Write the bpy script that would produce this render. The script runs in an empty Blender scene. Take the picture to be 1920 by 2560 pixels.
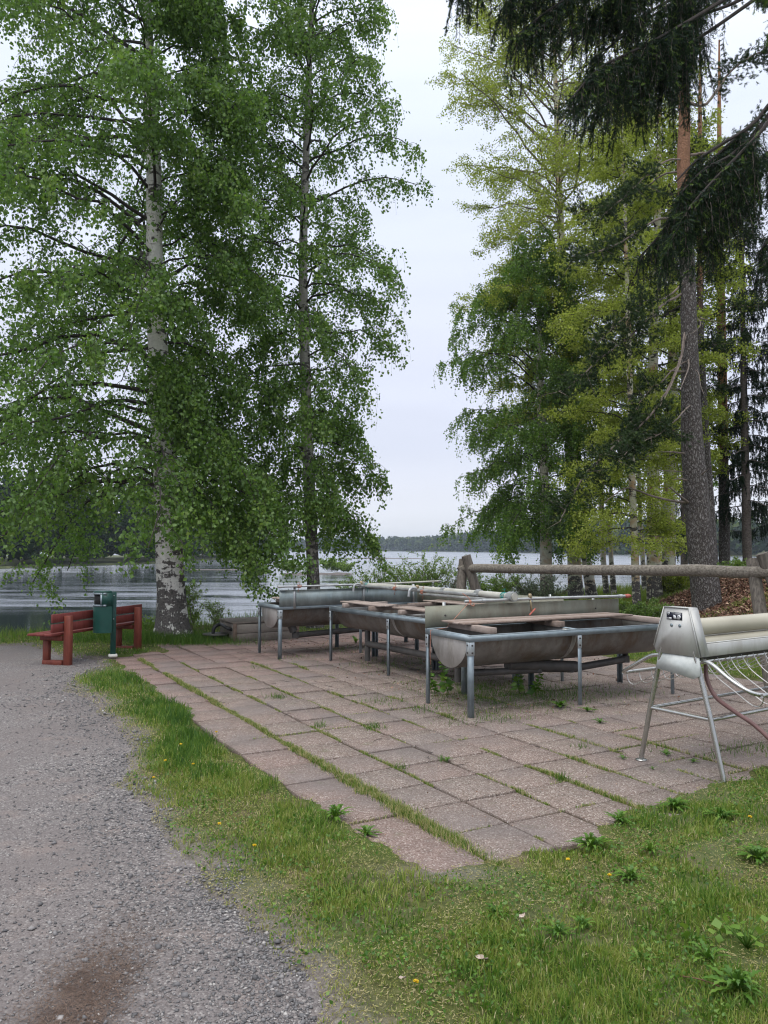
import bpy, math
import numpy as np
R = math.radians
sc = bpy.context.scene
col = sc.collection
# ------------------------------------------------------------------ camera
FPX, CH, PITCH = 1923.0, 1.83, math.atan(92/1923.0)
cd = bpy.data.cameras.new("camera"); cam = bpy.data.objects.new("camera", cd); col.objects.link(cam)
cd.sensor_fit = 'VERTICAL'; cd.sensor_height = 36.0; cd.lens = FPX/2560*36
cd.clip_start = 0.05; cd.clip_end = 6000
cam.location = (0, 0, CH); cam.rotation_euler = (math.pi/2+PITCH, 0, 0)
sc.camera = cam
# ------------------------------------------------------------------ sky
SUN_EL, SUN_AZ = R(58), R(215)      # azimuth measured clockwise from +Y (north)
w = bpy.data.worlds.new("World"); sc.world = w; w.use_nodes = True
nt = w.node_tree; nt.nodes.clear(); N = nt.nodes.new; Lk = nt.links.new
out = N('ShaderNodeOutputWorld'); bg = N('ShaderNodeBackground'); Lk(bg.outputs[0], out.inputs[0])
sky = N('ShaderNodeTexSky'); sky.sky_type = 'NISHITA'; sky.sun_disc = False
sky.sun_elevation = SUN_EL; sky.sun_rotation = SUN_AZ; sky.air_density = 1.0; sky.dust_density = 2.0
bg.inputs[1].default_value = 0.1
tc = N('ShaderNodeTexCoord'); sp = N('ShaderNodeSeparateXYZ'); Lk(tc.outputs['Generated'], sp.inputs[0])
rmp = N('ShaderNodeValToRGB'); Lk(sp.outputs[2], rmp.inputs[0])
els = rmp.color_ramp.elements
def stop(p, c):
    e = els.new(p); e.color = (*c, 1)
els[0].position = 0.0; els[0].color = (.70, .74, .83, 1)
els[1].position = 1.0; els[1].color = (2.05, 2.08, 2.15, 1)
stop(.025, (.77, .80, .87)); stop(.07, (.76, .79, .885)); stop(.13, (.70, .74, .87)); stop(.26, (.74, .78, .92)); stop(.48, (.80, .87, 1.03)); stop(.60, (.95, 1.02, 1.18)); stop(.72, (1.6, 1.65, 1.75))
mp = N('ShaderNodeMapping'); mp.inputs['Scale'].default_value = (1.2, 1.2, 9.0); Lk(tc.outputs['Generated'], mp.inputs[0])
nz = N('ShaderNodeTexNoise'); nz.inputs['Scale'].default_value = 1.6; nz.inputs['Detail'].default_value = 5; Lk(mp.outputs[0], nz.inputs[0])
mr = N('ShaderNodeMapRange'); mr.inputs[1].default_value = .3; mr.inputs[2].default_value = .7; mr.inputs[3].default_value = 8.6; mr.inputs[4].default_value = 9.4
Lk(nz.outputs[0], mr.inputs[0])
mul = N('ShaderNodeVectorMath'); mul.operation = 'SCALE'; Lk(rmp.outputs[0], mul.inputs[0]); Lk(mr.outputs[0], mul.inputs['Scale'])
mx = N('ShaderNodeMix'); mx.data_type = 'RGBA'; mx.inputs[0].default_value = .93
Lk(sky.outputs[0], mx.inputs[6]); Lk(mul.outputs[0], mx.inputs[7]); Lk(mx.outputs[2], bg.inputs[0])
# ------------------------------------------------------------------ sun (overcast: weak and very soft)
sd = bpy.data.lights.new("sun", 'SUN'); sd.energy = 1.1; sd.angle = R(35); sd.color = (1, .96, .9)
so = bpy.data.objects.new("sun", sd); col.objects.link(so)
so.rotation_euler = (R(90)-SUN_EL, 0, -SUN_AZ+math.pi)
so.location = (-5, -5, 30)
sc.view_settings.view_transform = 'Standard'; sc.view_settings.look = 'None'
sc.view_settings.exposure = 0.36; sc.view_settings.gamma = 1.0
sc.cycles.max_bounces = 6; sc.cycles.diffuse_bounces = 3; sc.cycles.glossy_bounces = 3
sc.cycles.transmission_bounces = 3; sc.cycles.volume_bounces = 0; sc.cycles.caustics_reflective = False; sc.cycles.caustics_refractive = False
sc.cycles.sample_clamp_indirect = 6.0; sc.cycles.filter_width = 1.15

# ------------------------------------------------------------------ maths helpers
def ray(px, py):
    c, s = math.cos(PITCH), math.sin(PITCH); k = -(py-1280)/FPX
    return np.array([(px-960)/FPX, c-k*s, s+k*c])
def G(px, py, z=0.0):
    r = ray(px, py); t = (z-CH)/r[2]; return np.array([r[0]*t, r[1]*t, z])
def P(px, py, Y):
    r = ray(px, py); t = Y/r[1]; return np.array([r[0]*t, Y, CH+r[2]*t])
def unit(v): return v/np.maximum(np.linalg.norm(v, axis=-1, keepdims=True), 1e-9)
def hsh(ix, iy, s):
    n = (ix.astype(np.int64)*374761393 + iy.astype(np.int64)*668265263 + s*69069) & 0x7fffffff
    n = ((n ^ (n >> 13))*1274126177) & 0x7fffffff
    return ((n ^ (n >> 16)) & 0xffff)/65535.0
def vnoise(x, y, s=0):
    x = np.asarray(x, float); y = np.asarray(y, float)
    ix = np.floor(x).astype(int); iy = np.floor(y).astype(int); fx = x-ix; fy = y-iy
    fx = fx*fx*(3-2*fx); fy = fy*fy*(3-2*fy)
    a = hsh(ix, iy, s); b = hsh(ix+1, iy, s); c = hsh(ix, iy+1, s); d = hsh(ix+1, iy+1, s)
    return (a*(1-fx)+b*fx)*(1-fy) + (c*(1-fx)+d*fx)*fy
def fbm(x, y, s=0, o=4):
    v = 0; a = .5; t = 0
    for i in range(o):
        v = v+a*vnoise(np.asarray(x)*2**i, np.asarray(y)*2**i, s+i*17); t += a; a *= .5
    return v/t
def sstep(a, b, x):
    t = np.clip((x-a)/(b-a), 0, 1); return t*t*(3-2*t)
def sdist(x, y, poly):
    """signed distance to polygon, negative inside"""
    x = np.asarray(x, float); y = np.asarray(y, float)
    d = np.full(x.shape, 1e9); ins = np.zeros(x.shape, bool); n = len(poly)
    for i in range(n):
        x1, y1 = poly[i]; x2, y2 = poly[(i+1) % n]
        dx, dy = x2-x1, y2-y1
        t = np.clip(((x-x1)*dx+(y-y1)*dy)/(dx*dx+dy*dy+1e-12), 0, 1)
        d = np.minimum(d, np.hypot(x-x1-t*dx, y-y1-t*dy))
        if y1 != y2:
            c = ((y1 > y) != (y2 > y)) & (x < (x2-x1)*(y-y1)/(y2-y1)+x1); ins ^= c
    return np.where(ins, -d, d)

# ------------------------------------------------------------------ mesh helpers
def setp(o, label=None, cat=None, group=None, kind=None):
    if label: o['label'] = label
    if cat: o['category'] = cat
    if group: o['group'] = group
    if kind: o['kind'] = kind
    return o
def root(name, label, cat, loc=(0, 0, 0), group=None):
    o = bpy.data.objects.new(name, None); col.objects.link(o)
    o.empty_display_size = .2; o.location = [float(v) for v in loc]
    return setp(o, label, cat, group)
def mk(name, V, Fs, mat, parent=None, tint=None, smooth=False):
    """V (n,3) world coords; Fs array or list of arrays of faces; made local to parent's location"""
    V = np.asarray(V, float)
    if not isinstance(Fs, (list, tuple)): Fs = [Fs]
    Fs = [np.asarray(f, np.int64) for f in Fs if len(f)]
    me = bpy.data.meshes.new(name)
    if parent is not None:
        top = parent
        while top.parent is not None: top = top.parent
        V = V-np.array(top.location)
    me.vertices.add(len(V)); me.vertices.foreach_set('co', V.astype(np.float32).ravel())
    lp = np.concatenate([f.ravel() for f in Fs]); me.loops.add(len(lp)); me.loops.foreach_set('vertex_index', lp.astype(np.int32))
    tot = np.concatenate([np.full(len(f), f.shape[1], np.int32) for f in Fs])
    st = np.concatenate([[0], np.cumsum(tot)[:-1]]).astype(np.int32)
    me.polygons.add(len(tot)); me.polygons.foreach_set('loop_start', st); me.polygons.foreach_set('loop_total', tot)
    if smooth: me.polygons.foreach_set('use_smooth', np.ones(len(tot), bool))
    me.update(calc_edges=True)
    if tint is not None:
        a = me.attributes.new('tint', 'FLOAT', 'POINT'); a.data.foreach_set('value', np.asarray(tint, np.float32))
    me.materials.append(mat)
    o = bpy.data.objects.new(name, me); col.objects.link(o)
    if parent is not None: o.parent = parent
    return o
class MB:
    """collects boxes, tubes, lathes and prisms for one mesh"""
    def __init__(s): s.V = []; s.F = {}; s.T = []; s.n = 0
    def add(s, V, F, tint=0.5):
        V = np.asarray(V, float); F = np.asarray(F, np.int64)
        s.V.append(V); s.F.setdefault(F.shape[1], []).append(F+s.n); s.n += len(V)
        s.T.append(np.broadcast_to(np.asarray(tint, float), (len(V),)))
        return s
    def box(s, c, size, rz=0.0, ax=None, bev=0.0, tint=.5):
        """c centre, size full; ax optional 3x3 rows = local axes"""
        h = np.array(size)/2.0
        if ax is None:
            ax = np.array([[math.cos(rz), math.sin(rz), 0], [-math.sin(rz), math.cos(rz), 0], [0, 0, 1]])
        b = min(bev, h.min()*.9)
        if b <= 0:
            g = np.array([[x, y, z] for z in (-1, 1) for y in (-1, 1) for x in (-1, 1)])*h
            F = [[0, 2, 3, 1], [4, 5, 7, 6], [0, 1, 5, 4], [2, 6, 7, 3], [0, 4, 6, 2], [1, 3, 7, 5]]
            return s.add(g@ax+np.array(c), F, tint)
        V = []; idx = {}
        for sx in (-1, 1):
            for sy in (-1, 1):
                for sz in (-1, 1):
                    for k in range(3):
                        q = np.array([sx, sy, sz])*h; 
                        for m in range(3):
                            if m != k: q[m] -= b*[sx, sy, sz][m]
                        idx[(sx, sy, sz, k)] = len(V); V.append(q)
        F4 = []; F3 = []
        for k in range(3):
            u, v = (k+1) % 3, (k+2) % 3
            for sg in (-1, 1):
                q = []
                for (a, bb) in ((-1, -1), (1, -1), (1, 1), (-1, 1)):
                    t = [0, 0, 0]; t[k] = sg; t[u] = a; t[v] = bb; q.append(idx[(*t, k)])
                F4.append(q if sg > 0 else q[::-1])
                # edges parallel to axis k
            for a in (-1, 1):
                for bb in (-1, 1):
                    t0 = [0, 0, 0]; t0[u] = a; t0[v] = bb; t0[k] = -1; t1 = list(t0); t1[k] = 1
                    q = [idx[(*t0, u)], idx[(*t1, u)], idx[(*t1, v)], idx[(*t0, v)]]
                    F4.append(q if a*bb < 0 else q[::-1])
        for sx in (-1, 1):
            for sy in (-1, 1):
                for sz in (-1, 1):
                    q = [idx[(sx, sy, sz, k)] for k in range(3)]
                    F3.append(q if sx*sy*sz > 0 else q[::-1])
        V = np.array(V)@ax+np.array(c); n0 = s.n
        s.add(V, F4, tint); s.F.setdefault(3, []).append(np.array(F3)+n0)
        return s
    def bar(s, p, q, wd, ht, up=(0, 0, 1), bev=0.0, tint=.5):
        p = np.array(p, float); q = np.array(q, float); d = q-p; L = np.linalg.norm(d); d = d/L
        y = np.cross(np.array(up, float), d); y = y/np.linalg.norm(y); z = np.cross(d, y)
        return s.box((p+q)/2, (L, wd, ht), ax=np.array([d, y, z]), bev=bev, tint=tint)
    def tube(s, pts, rad, n=8, cap=True, tint=.5):
        pts = np.array(pts, float); K = len(pts); rad = np.broadcast_to(np.asarray(rad, float), (K,))
        T = np.zeros_like(pts); T[1:-1] = pts[2:]-pts[:-2]; T[0] = pts[1]-pts[0]; T[-1] = pts[-1]-pts[-2]; T = unit(T)
        a = np.array([0, 0, 1.0]) if abs(T[0][2]) < .9 else np.array([1.0, 0, 0])
        u = unit(np.cross(T[0], a)); U = [u]
        for i in range(1, K):
            u = U[-1]-T[i]*np.dot(U[-1], T[i]); U.append(unit(u))
        U = np.array(U); W = np.cross(T, U)
        ang = np.linspace(0, 2*math.pi, n, endpoint=False)
        V = pts[:, None, :] + rad[:, None, None]*(np.cos(ang)[None, :, None]*U[:, None, :]+np.sin(ang)[None, :, None]*W[:, None, :])
        V = V.reshape(-1, 3)
        i = np.arange(K-1)[:, None]*n; j = np.arange(n)[None, :]; j2 = (j+1) % n
        F = np.stack([i+j, i+j2, i+n+j2, i+n+j], -1).reshape(-1, 4)
        n0 = s.n; s.add(V, F, tint)
        if cap:
            s.add(np.array([pts[0], pts[-1]]), np.zeros((0, 3), int), tint if np.isscalar(tint) else .5)
            c0, c1 = s.n-2, s.n-1
            jj = np.arange(n); j2 = (jj+1) % n
            s.F.setdefault(3, []).append(np.stack([n0+j2, n0+jj, np.full(n, c0)], 1))
            b = n0+(K-1)*n
            s.F.setdefault(3, []).append(np.stack([b+jj, b+j2, np.full(n, c1)], 1))
        return s
    def prism(s, poly, ext, tint=.5):
        """poly (n,3) convex planar polygon, extruded by vector ext"""
        poly = np.array(poly, float); n = len(poly); V = np.vstack([poly, poly+np.array(ext)])
        n0 = s.n; s.add(V, np.array([[i, (i+1) % n, n+(i+1) % n, n+i] for i in range(n)]), tint)
        s.F.setdefault(n, []).append(np.array([list(range(n))[::-1], list(range(n, 2*n))])+n0)
        return s
    def build(s, name, mat, parent=None, smooth=False):
        Fs = [np.concatenate(f) for f in s.F.values()]
        o = mk(name, np.concatenate(s.V), Fs, mat, parent, tint=np.concatenate(s.T))
        if smooth:
            me = o.data; me.polygons.foreach_set('use_smooth', np.ones(len(me.polygons), bool))
            try: me.set_sharp_from_angle(angle=R(35))
            except Exception: pass
        return o
def curve_pts(pts, n=8):
    """Catmull-Rom resample"""
    p = np.array(pts, float); p = np.vstack([2*p[0]-p[1], p, 2*p[-1]-p[-2]]); o = []
    for i in range(1, len(p)-2):
        for t in np.linspace(0, 1, n, endpoint=False):
            a, b, c, d = p[i-1], p[i], p[i+1], p[i+2]
            o.append(.5*((2*b)+(-a+c)*t+(2*a-5*b+4*c-d)*t*t+(-a+3*b-3*c+d)*t**3))
    o.append(p[-2]); return np.array(o)
def tubes_batch(Pt, Rd, n=3):
    """Pt (N,K,3), Rd (N,K) -> V,F"""
    Nn, K, _ = Pt.shape
    T = np.zeros_like(Pt); T[:, 1:-1] = Pt[:, 2:]-Pt[:, :-2]; T[:, 0] = Pt[:, 1]-Pt[:, 0]; T[:, -1] = Pt[:, -1]-Pt[:, -2]; T = unit(T)
    a = np.array([.31, .42, .05]); U = unit(np.cross(T, a)); W = np.cross(T, U)
    ang = np.linspace(0, 2*math.pi, n, endpoint=False)
    V = Pt[:, :, None, :]+Rd[:, :, None, None]*(np.cos(ang)[:, None]*U[:, :, None, :]+np.sin(ang)[:, None]*W[:, :, None, :])
    base = (np.arange(Nn)*K*n)[:, None, None]+(np.arange(K-1)*n)[None, :, None]; j = np.arange(n)[None, None, :]; j2 = (j+1) % n
    F = np.stack([base+j, base+j2, base+n+j2, base+n+j], -1).reshape(-1, 4)
    return V.reshape(-1, 3), F
def interp_pts(Pt, idx, s):
    K = Pt.shape[1]; f = np.clip(s, 0, .9999)*(K-1); i = f.astype(int); f = (f-i)[:, None]
    return Pt[idx, i]*(1-f)+Pt[idx, i+1]*f

# ------------------------------------------------------------------ material helpers
def newmat(name):
    m = bpy.data.materials.new(name); m.use_nodes = True; t = m.node_tree; t.nodes.clear()
    o = t.nodes.new('ShaderNodeOutputMaterial'); return m, t, t.nodes.new, t.links.new, o
def ramp(t, fac, stops, interp='LINEAR'):
    r = t.nodes.new('ShaderNodeValToRGB'); r.color_ramp.interpolation = interp
    e = r.color_ramp.elements; e[0].position = stops[0][0]; e[0].color = (*stops[0][1], 1); e[1].position = stops[-1][0]; e[1].color = (*stops[-1][1], 1)
    for p, c in stops[1:-1]:
        k = e.new(p); k.color = (*c, 1)
    if fac is not None: t.links.new(fac, r.inputs[0])
    return r.outputs[0]
def noise(t, scale, detail=4, vec=None, rough=.55, dist=0.0, sc3=None, coord='Object'):
    if vec is None:
        c = t.nodes.new('ShaderNodeTexCoord'); vec = c.outputs[coord]
    if sc3 is not None:
        m = t.nodes.new('ShaderNodeMapping'); m.inputs['Scale'].default_value = sc3; t.links.new(vec, m.inputs[0]); vec = m.outputs[0]
    n = t.nodes.new('ShaderNodeTexNoise'); n.inputs['Scale'].default_value = scale; n.inputs['Detail'].default_value = detail
    n.inputs['Roughness'].default_value = rough; n.inputs['Distortion'].default_value = dist
    t.links.new(vec, n.inputs['Vector']); return n.outputs[0]
def voro(t, scale, vec=None, feature='F1', out=0, sc3=None, rnd=1.0):
    if vec is None:
        c = t.nodes.new('ShaderNodeTexCoord'); vec = c.outputs['Object']
    if sc3 is not None:
        m = t.nodes.new('ShaderNodeMapping'); m.inputs['Scale'].default_value = sc3; t.links.new(vec, m.inputs[0]); vec = m.outputs[0]
    n = t.nodes.new('ShaderNodeTexVoronoi'); n.feature = feature; n.inputs['Scale'].default_value = scale; n.inputs['Randomness'].default_value = rnd
    t.links.new(vec, n.inputs['Vector']); return n.outputs[out]
def mixc(t, f, a, b, mode='MIX'):
    m = t.nodes.new('ShaderNodeMix'); m.data_type = 'RGBA'; m.blend_type = mode
    for i, v in ((0, f), (6, a), (7, b)):
        if hasattr(v, 'is_linked') or hasattr(v, 'links'): t.links.new(v, m.inputs[i])
        elif i == 0: m.inputs[0].default_value = v
        else: m.inputs[i].default_value = (*v, 1)
    return m.outputs[2]
def math_(t, op, a, b=None, c=None):
    m = t.nodes.new('ShaderNodeMath'); m.operation = op
    for i, v in enumerate((a, b, c)):
        if v is None: continue
        if hasattr(v, 'links'): t.links.new(v, m.inputs[i])
        else: m.inputs[i].default_value = v
    return m.outputs[0]
def attr(t, name='tint'):
    a = t.nodes.new('ShaderNodeAttribute'); a.attribute_name = name; return a.outputs['Fac']
def sepz(t, coord='Object', i=2):
    c = t.nodes.new('ShaderNodeTexCoord'); s = t.nodes.new('ShaderNodeSeparateXYZ'); t.links.new(c.outputs[coord], s.inputs[0]); return s.outputs[i]
def bsdf(t, o, colr, rough=.7, metal=0.0, bump=None, bstr=.3, bdist=.01, spec=.5):
    b = t.nodes.new('ShaderNodeBsdfPrincipled')
    for k, v in (('Base Color', colr), ('Roughness', rough), ('Metallic', metal)):
        if hasattr(v, 'links'): t.links.new(v, b.inputs[k])
        elif k == 'Base Color': b.inputs[k].default_value = (*v, 1)
        else: b.inputs[k].default_value = v
    b.inputs['Specular IOR Level'].default_value = spec
    if bump is not None:
        bp = t.nodes.new('ShaderNodeBump'); bp.inputs['Strength'].default_value = bstr; bp.inputs['Distance'].default_value = bdist
        t.links.new(bump, bp.inputs['Height']); t.links.new(bp.outputs[0], b.inputs['Normal'])
    t.links.new(b.outputs[0], o.inputs[0]); return b
def mat_simple(name, c1, c2=None, scale=8, rough=.6, metal=0, bstr=.15, sc3=None, spec=.4, detail=5):
    m, t, N, L, o = newmat(name)
    n = noise(t, scale, detail, sc3=sc3)
    colr = ramp(t, n, [(.3, c1), (.7, c2 or c1)])
    bsdf(t, o, colr, rough, metal, n, bstr, .005, spec); return m
def mat_leaf(name, stops, trans=.35, gloss=.08):
    m, t, N, L, o = newmat(name)
    c = ramp(t, attr(t), stops)
    d = N('ShaderNodeBsdfDiffuse'); L(c, d.inputs[0])
    tr = N('ShaderNodeBsdfTranslucent'); tcol = mixc(t, 1.0, c, (1.1, 1.2, .7), 'MULTIPLY'); L(tcol, tr.inputs[0])
    ms = N('ShaderNodeMixShader'); ms.inputs[0].default_value = trans; L(d.outputs[0], ms.inputs[1]); L(tr.outputs[0], ms.inputs[2])
    last = ms
    if gloss:
        g = N('ShaderNodeBsdfGlossy'); g.inputs['Roughness'].default_value = .45; g.inputs[0].default_value = (.8, .85, .9, 1)
        m2 = N('ShaderNodeMixShader'); m2.inputs[0].default_value = gloss; L(ms.outputs[0], m2.inputs[1]); L(g.outputs[0], m2.inputs[2]); last = m2
    L(last.outputs[0], o.inputs[0]); return m

# ---- foliage materials
M_birch = mat_leaf('birch_leaf', [(0, (.070, .140, .026)), (.5, (.140, .248, .046)), (1, (.29, .39, .10))], .47, .03)
M_birch2 = mat_leaf('birch_leaf_fresh', [(0, (.075, .145, .028)), (.5, (.14, .25, .042)), (1, (.26, .36, .07))], .48, .025)
M_aspen = mat_leaf('aspen_leaf', [(0, (.165, .205, .032)), (.5, (.31, .365, .06)), (1, (.48, .52, .12))], .5, .02)
M_bush = mat_leaf('bush_leaf', [(0, (.11, .18, .035)), (.5, (.22, .33, .075)), (1, (.38, .48, .17))], .45, .03)
M_willow = mat_leaf('willow_leaf', [(0, (.10, .13, .08)), (.5, (.20, .25, .16)), (1, (.34, .39, .27))], .3, .05)
M_spruce = mat_leaf('spruce_needle', [(0, (.012, .026, .014)), (.6, (.028, .055, .024)), (.85, (.07, .12, .03)), (1, (.18, .28, .05))], .15, .04)
M_pine = mat_leaf('pine_needle', [(0, (.020, .036, .014)), (.6, (.045, .078, .024)), (1, (.11, .16, .045))], .15, .02)
M_grass = mat_leaf('grass_blade', [(0, (.042, .105, .016)), (.3, (.095, .188, .026)), (.6, (.235, .30, .055)), (.72, (.34, .31, .12)), (1, (.56, .47, .30))], .3, .02)
M_weed = mat_leaf('weed_leaf', [(0, (.045, .11, .014)), (.5, (.085, .185, .022)), (1, (.19, .29, .045))], .3, .03)
M_petal = mat_simple('yellow_petal', (.75, .50, .02), (.80, .60, .04), 40, .6)
M_dry = mat_simple('dry_leaf', (.34, .26, .21), (.50, .42, .36), 60, .8)
# ---- barks
def mat_birch(name, base_h, dark_hi=.35, rusty=0.0, white=(.72, .70, .655)):
    m, t, N, L, o = newmat(name)
    z = sepz(t)
    n1 = noise(t, 1.0, 5, sc3=(3.2, 3.2, 6.5), rough=.65, dist=.3)      # blotches
    n2 = noise(t, 1.0, 4, sc3=(5, 5, 60), rough=.6)                     # fine horizontal lines
    n3 = noise(t, 1.0, 3, sc3=(26, 26, 7), rough=.6, dist=.6)           # vertical cracks
    n4 = noise(t, 14, 4)
    low = math_(t, 'SUBTRACT', 1.0, math_(t, 'DIVIDE', z, base_h)); low = math_(t, 'MAXIMUM', low, 0.0)
    thr = math_(t, 'ADD', math_(t, 'MULTIPLY', low, .17), n1)
    thr = math_(t, 'ADD', thr, math_(t, 'MULTIPLY', math_(t, 'SUBTRACT', n3, .5), math_(t, 'MULTIPLY', low, .5)))
    blot = ramp(t, thr, [(.56, (0, 0, 0)), (.585, (1, 1, 1))])
    lines = ramp(t, n2, [(.62, (0, 0, 0)), (.66, (1, 1, 1))])
    whitec = ramp(t, n4, [(.3, tuple(v*.78 for v in white)), (.7, white)])
    if rusty: whitec = mixc(t, ramp(t, noise(t, 2.2, 4), [(.5, (0, 0, 0)), (.62, (rusty,)*3)]), whitec, (.40, .22, .10))
    darkc = ramp(t, noise(t, 30, 3), [(.3, (.045, .042, .04)), (.7, (.16, .145, .135))])
    c = mixc(t, math_(t, 'MULTIPLY', lines, .7), whitec, (.12, .10, .09))
    c = mixc(t, blot, c, darkc)
    hgt = math_(t, 'ADD', math_(t, 'MULTIPLY', blot, .7), math_(t, 'MULTIPLY', n3, .6))
    bsdf(t, o, c, .75, 0, hgt, .7, .02, .2); return m
M_bkA = mat_birch('birch_bark_old', 2.6)
M_bkB = mat_birch('birch_bark_grey', 6.0, white=(.36, .34, .31))
M_bkC = mat_birch('birch_bark_young', 1.2, rusty=.5, white=(.60, .57, .50))
M_bkD = mat_birch('aspen_bark', 1.8, rusty=.8, white=(.62, .60, .47))
def mat_pine(name, zmid, top=(.42, .19, .085)):
    m, t, N, L, o = newmat(name)
    z = sepz(t)
    co_ = t.nodes.new('ShaderNodeTexCoord'); nd = t.nodes.new('ShaderNodeTexNoise'); nd.inputs['Scale'].default_value = 7; L(co_.outputs['Object'], nd.inputs['Vector'])
    va = t.nodes.new('ShaderNodeVectorMath'); va.operation = 'SCALE'; va.inputs['Scale'].default_value = .16; L(nd.outputs['Color'], va.inputs[0])
    vb = t.nodes.new('ShaderNodeVectorMath'); vb.operation = 'ADD'; L(co_.outputs['Object'], vb.inputs[0]); L(va.outputs[0], vb.inputs[1])
    v = voro(t, 1.0, feature='DISTANCE_TO_EDGE', sc3=(24, 24, 6.5), vec=vb.outputs[0])
    n = noise(t, 1.0, 5, sc3=(9, 9, 3)); nf = noise(t, 45, 4)
    plate = ramp(t, v, [(0.0, (.035, .028, .024)), (.10, (.075, .068, .063)), (.28, (.20, .19, .18)), (.6, (.36, .345, .33))])
    plate = mixc(t, ramp(t, nf, [(.35, (0, 0, 0)), (.7, (.6, .6, .6))]), plate, (.12, .10, .095))
    orange = ramp(t, nf, [(.25, tuple(q*.55 for q in top)), (.7, top)])
    k = math_(t, 'ADD', math_(t, 'MULTIPLY', math_(t, 'SUBTRACT', z, zmid), .3), n)
    f = ramp(t, k, [(.4, (0, 0, 0)), (.75, (1, 1, 1))])
    c = mixc(t, f, plate, orange)
    bsdf(t, o, c, .85, 0, math_(t, 'MINIMUM', v, .25), .9, .06, .15); return m
M_bkH = mat_pine('pine_bark_big', 10.0, (.33, .18, .11))
M_bkJ = mat_pine('pine_bark_slim', 5.0, (.40, .21, .12))
M_bkI = mat_pine('pine_bark_mid', 9.5, (.36, .20, .12))
M_bkS = mat_simple('spruce_bark', (.055, .045, .038), (.15, .125, .11), 20, .9, bstr=.6)
M_twig = mat_simple('twig_bark', (.022, .018, .016), (.06, .05, .045), 20, .85, bstr=.2)
M_dead = mat_simple('dead_branch', (.10, .082, .072), (.25, .20, .165), 14, .85, bstr=.4)
# ---- wood, metal
M_log = mat_simple('weathered_log', (.085, .072, .058), (.28, .25, .205), 3.0, .85, bstr=.5, sc3=(1.5, 14, 14))
M_post = mat_simple('weathered_post', (.07, .06, .05), (.20, .175, .145), 3.0, .85, bstr=.5, sc3=(14, 14, 1.5))
def mat_redwood(name, dk, lt):
    m, t, N, L, o = newmat(name)
    n = noise(t, 1.0, 6, sc3=(30, 30, 5), rough=.6); n2 = noise(t, 2.3, 3)
    c = ramp(t, n, [(.3, dk), (.7, lt)]); c = mixc(t, ramp(t, n2, [(.45, (0, 0, 0)), (.75, (.35, .35, .35))]), c, tuple(v*.5 for v in dk))
    bsdf(t, o, c, .6, 0, n, .25, .004, .35); return m
M_redseat = mat_redwood('red_plank', (.125, .022, .018), (.20, .042, .034))
M_redleg = mat_redwood('red_frame', (.135, .030, .020), (.225, .058, .036))
def mat_board(name, a, b):
    m, t, N, L, o = newmat(name)
    n = noise(t, 1.0, 6, sc3=(18, 18, 18), rough=.7); n2 = noise(t, 3, 4)
    tn = attr(t)
    c = ramp(t, math_(t, 'ADD', math_(t, 'MULTIPLY', n, .6), math_(t, 'MULTIPLY', tn, .4)), [(.3, a), (.62, b)])
    c = mixc(t, ramp(t, n2, [(.45, (0, 0, 0)), (.7, (.5, .5, .5))]), c, tuple(v*.55 for v in a))
    bsdf(t, o, c, .8, 0, n, .4, .004, .2); return m
M_board = mat_board('wet_board', (.21, .155, .125), (.40, .33, .29))
M_board_dk = mat_board('dark_board', (.08, .055, .04), (.19, .14, .11))
M_box = mat_board('grey_planter_board', (.12, .10, .085), (.25, .22, .19))
def mat_metal(name, a, b, rough=.4, metal=.7, stain=None, scale=6.0, bstr=.05):
    m, t, N, L, o = newmat(name)
    n = noise(t, scale, 6, rough=.65); n2 = noise(t, 1.0, 6, sc3=(3.5, 3.5, 1.1), rough=.7); v = voro(t, 34, out=1)
    c = ramp(t, n, [(.3, a), (.7, b)])
    if stain: c = mixc(t, ramp(t, n2, [(.46, (0, 0, 0)), (.62, (.85, .85, .85))]), c, stain)
    r = ramp(t, n, [(.3, (rough*.8,)*3), (.7, (min(1, rough*1.3),)*3)])
    bsdf(t, o, c, r, metal, n, bstr, .004, .5); return m
M_galv = mat_metal('galvanised_blue', (.19, .235, .265), (.33, .39, .42), .48, .55)
M_galv2 = mat_metal('galvanised_plate', (.38, .42, .44), (.52, .56, .57), .45, .6)
M_trough = mat_metal('trough_steel', (.14, .13, .118), (.27, .26, .24), .45, .5, stain=(.13, .09, .06))
M_cap = mat_metal('trough_end', (.50, .49, .47), (.66, .65, .63), .5, .3, stain=(.33, .31, .27))
M_splash = mat_metal('splash_plate', (.175, .18, .14), (.27, .275, .22), .55, .3, stain=(.17, .15, .11))
M_splash2 = mat_metal('splash_plate_blue', (.22, .27, .28), (.33, .38, .38), .45, .5, stain=(.20, .23, .22))
M_pipe = mat_metal('galvanised_pipe', (.32, .33, .33), (.55, .56, .55), .4, .6)
M_pvc = mat_simple('pvc_pipe', (.40, .39, .34), (.55, .54, .48), 5, .5, bstr=.05)
M_drain = mat_simple('drain_pipe', (.045, .042, .04), (.095, .088, .082), 6, .55)
M_steel = mat_metal('stainless', (.38, .38, .36), (.52, .52, .50), .24, .9)
M_steel_m = mat_metal('stainless_plate', (.46, .46, .44), (.56, .56, .54), .5, .35, scale=3, stain=(.40, .385, .355))
M_wire = mat_metal('stainless_wire', (.42, .41, .39), (.58, .57, .54), .3, .8)
M_roller = mat_simple('cream_roller', (.37, .34, .26), (.47, .44, .345), 2.0, .42, bstr=.02, spec=.5)
M_plastic = mat_simple('milky_plastic', (.40, .43, .42), (.62, .64, .62), 9, .4, bstr=.3)
M_black = mat_simple('black_plastic', (.012, .012, .013), (.03, .03, .032), 10, .4)
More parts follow.
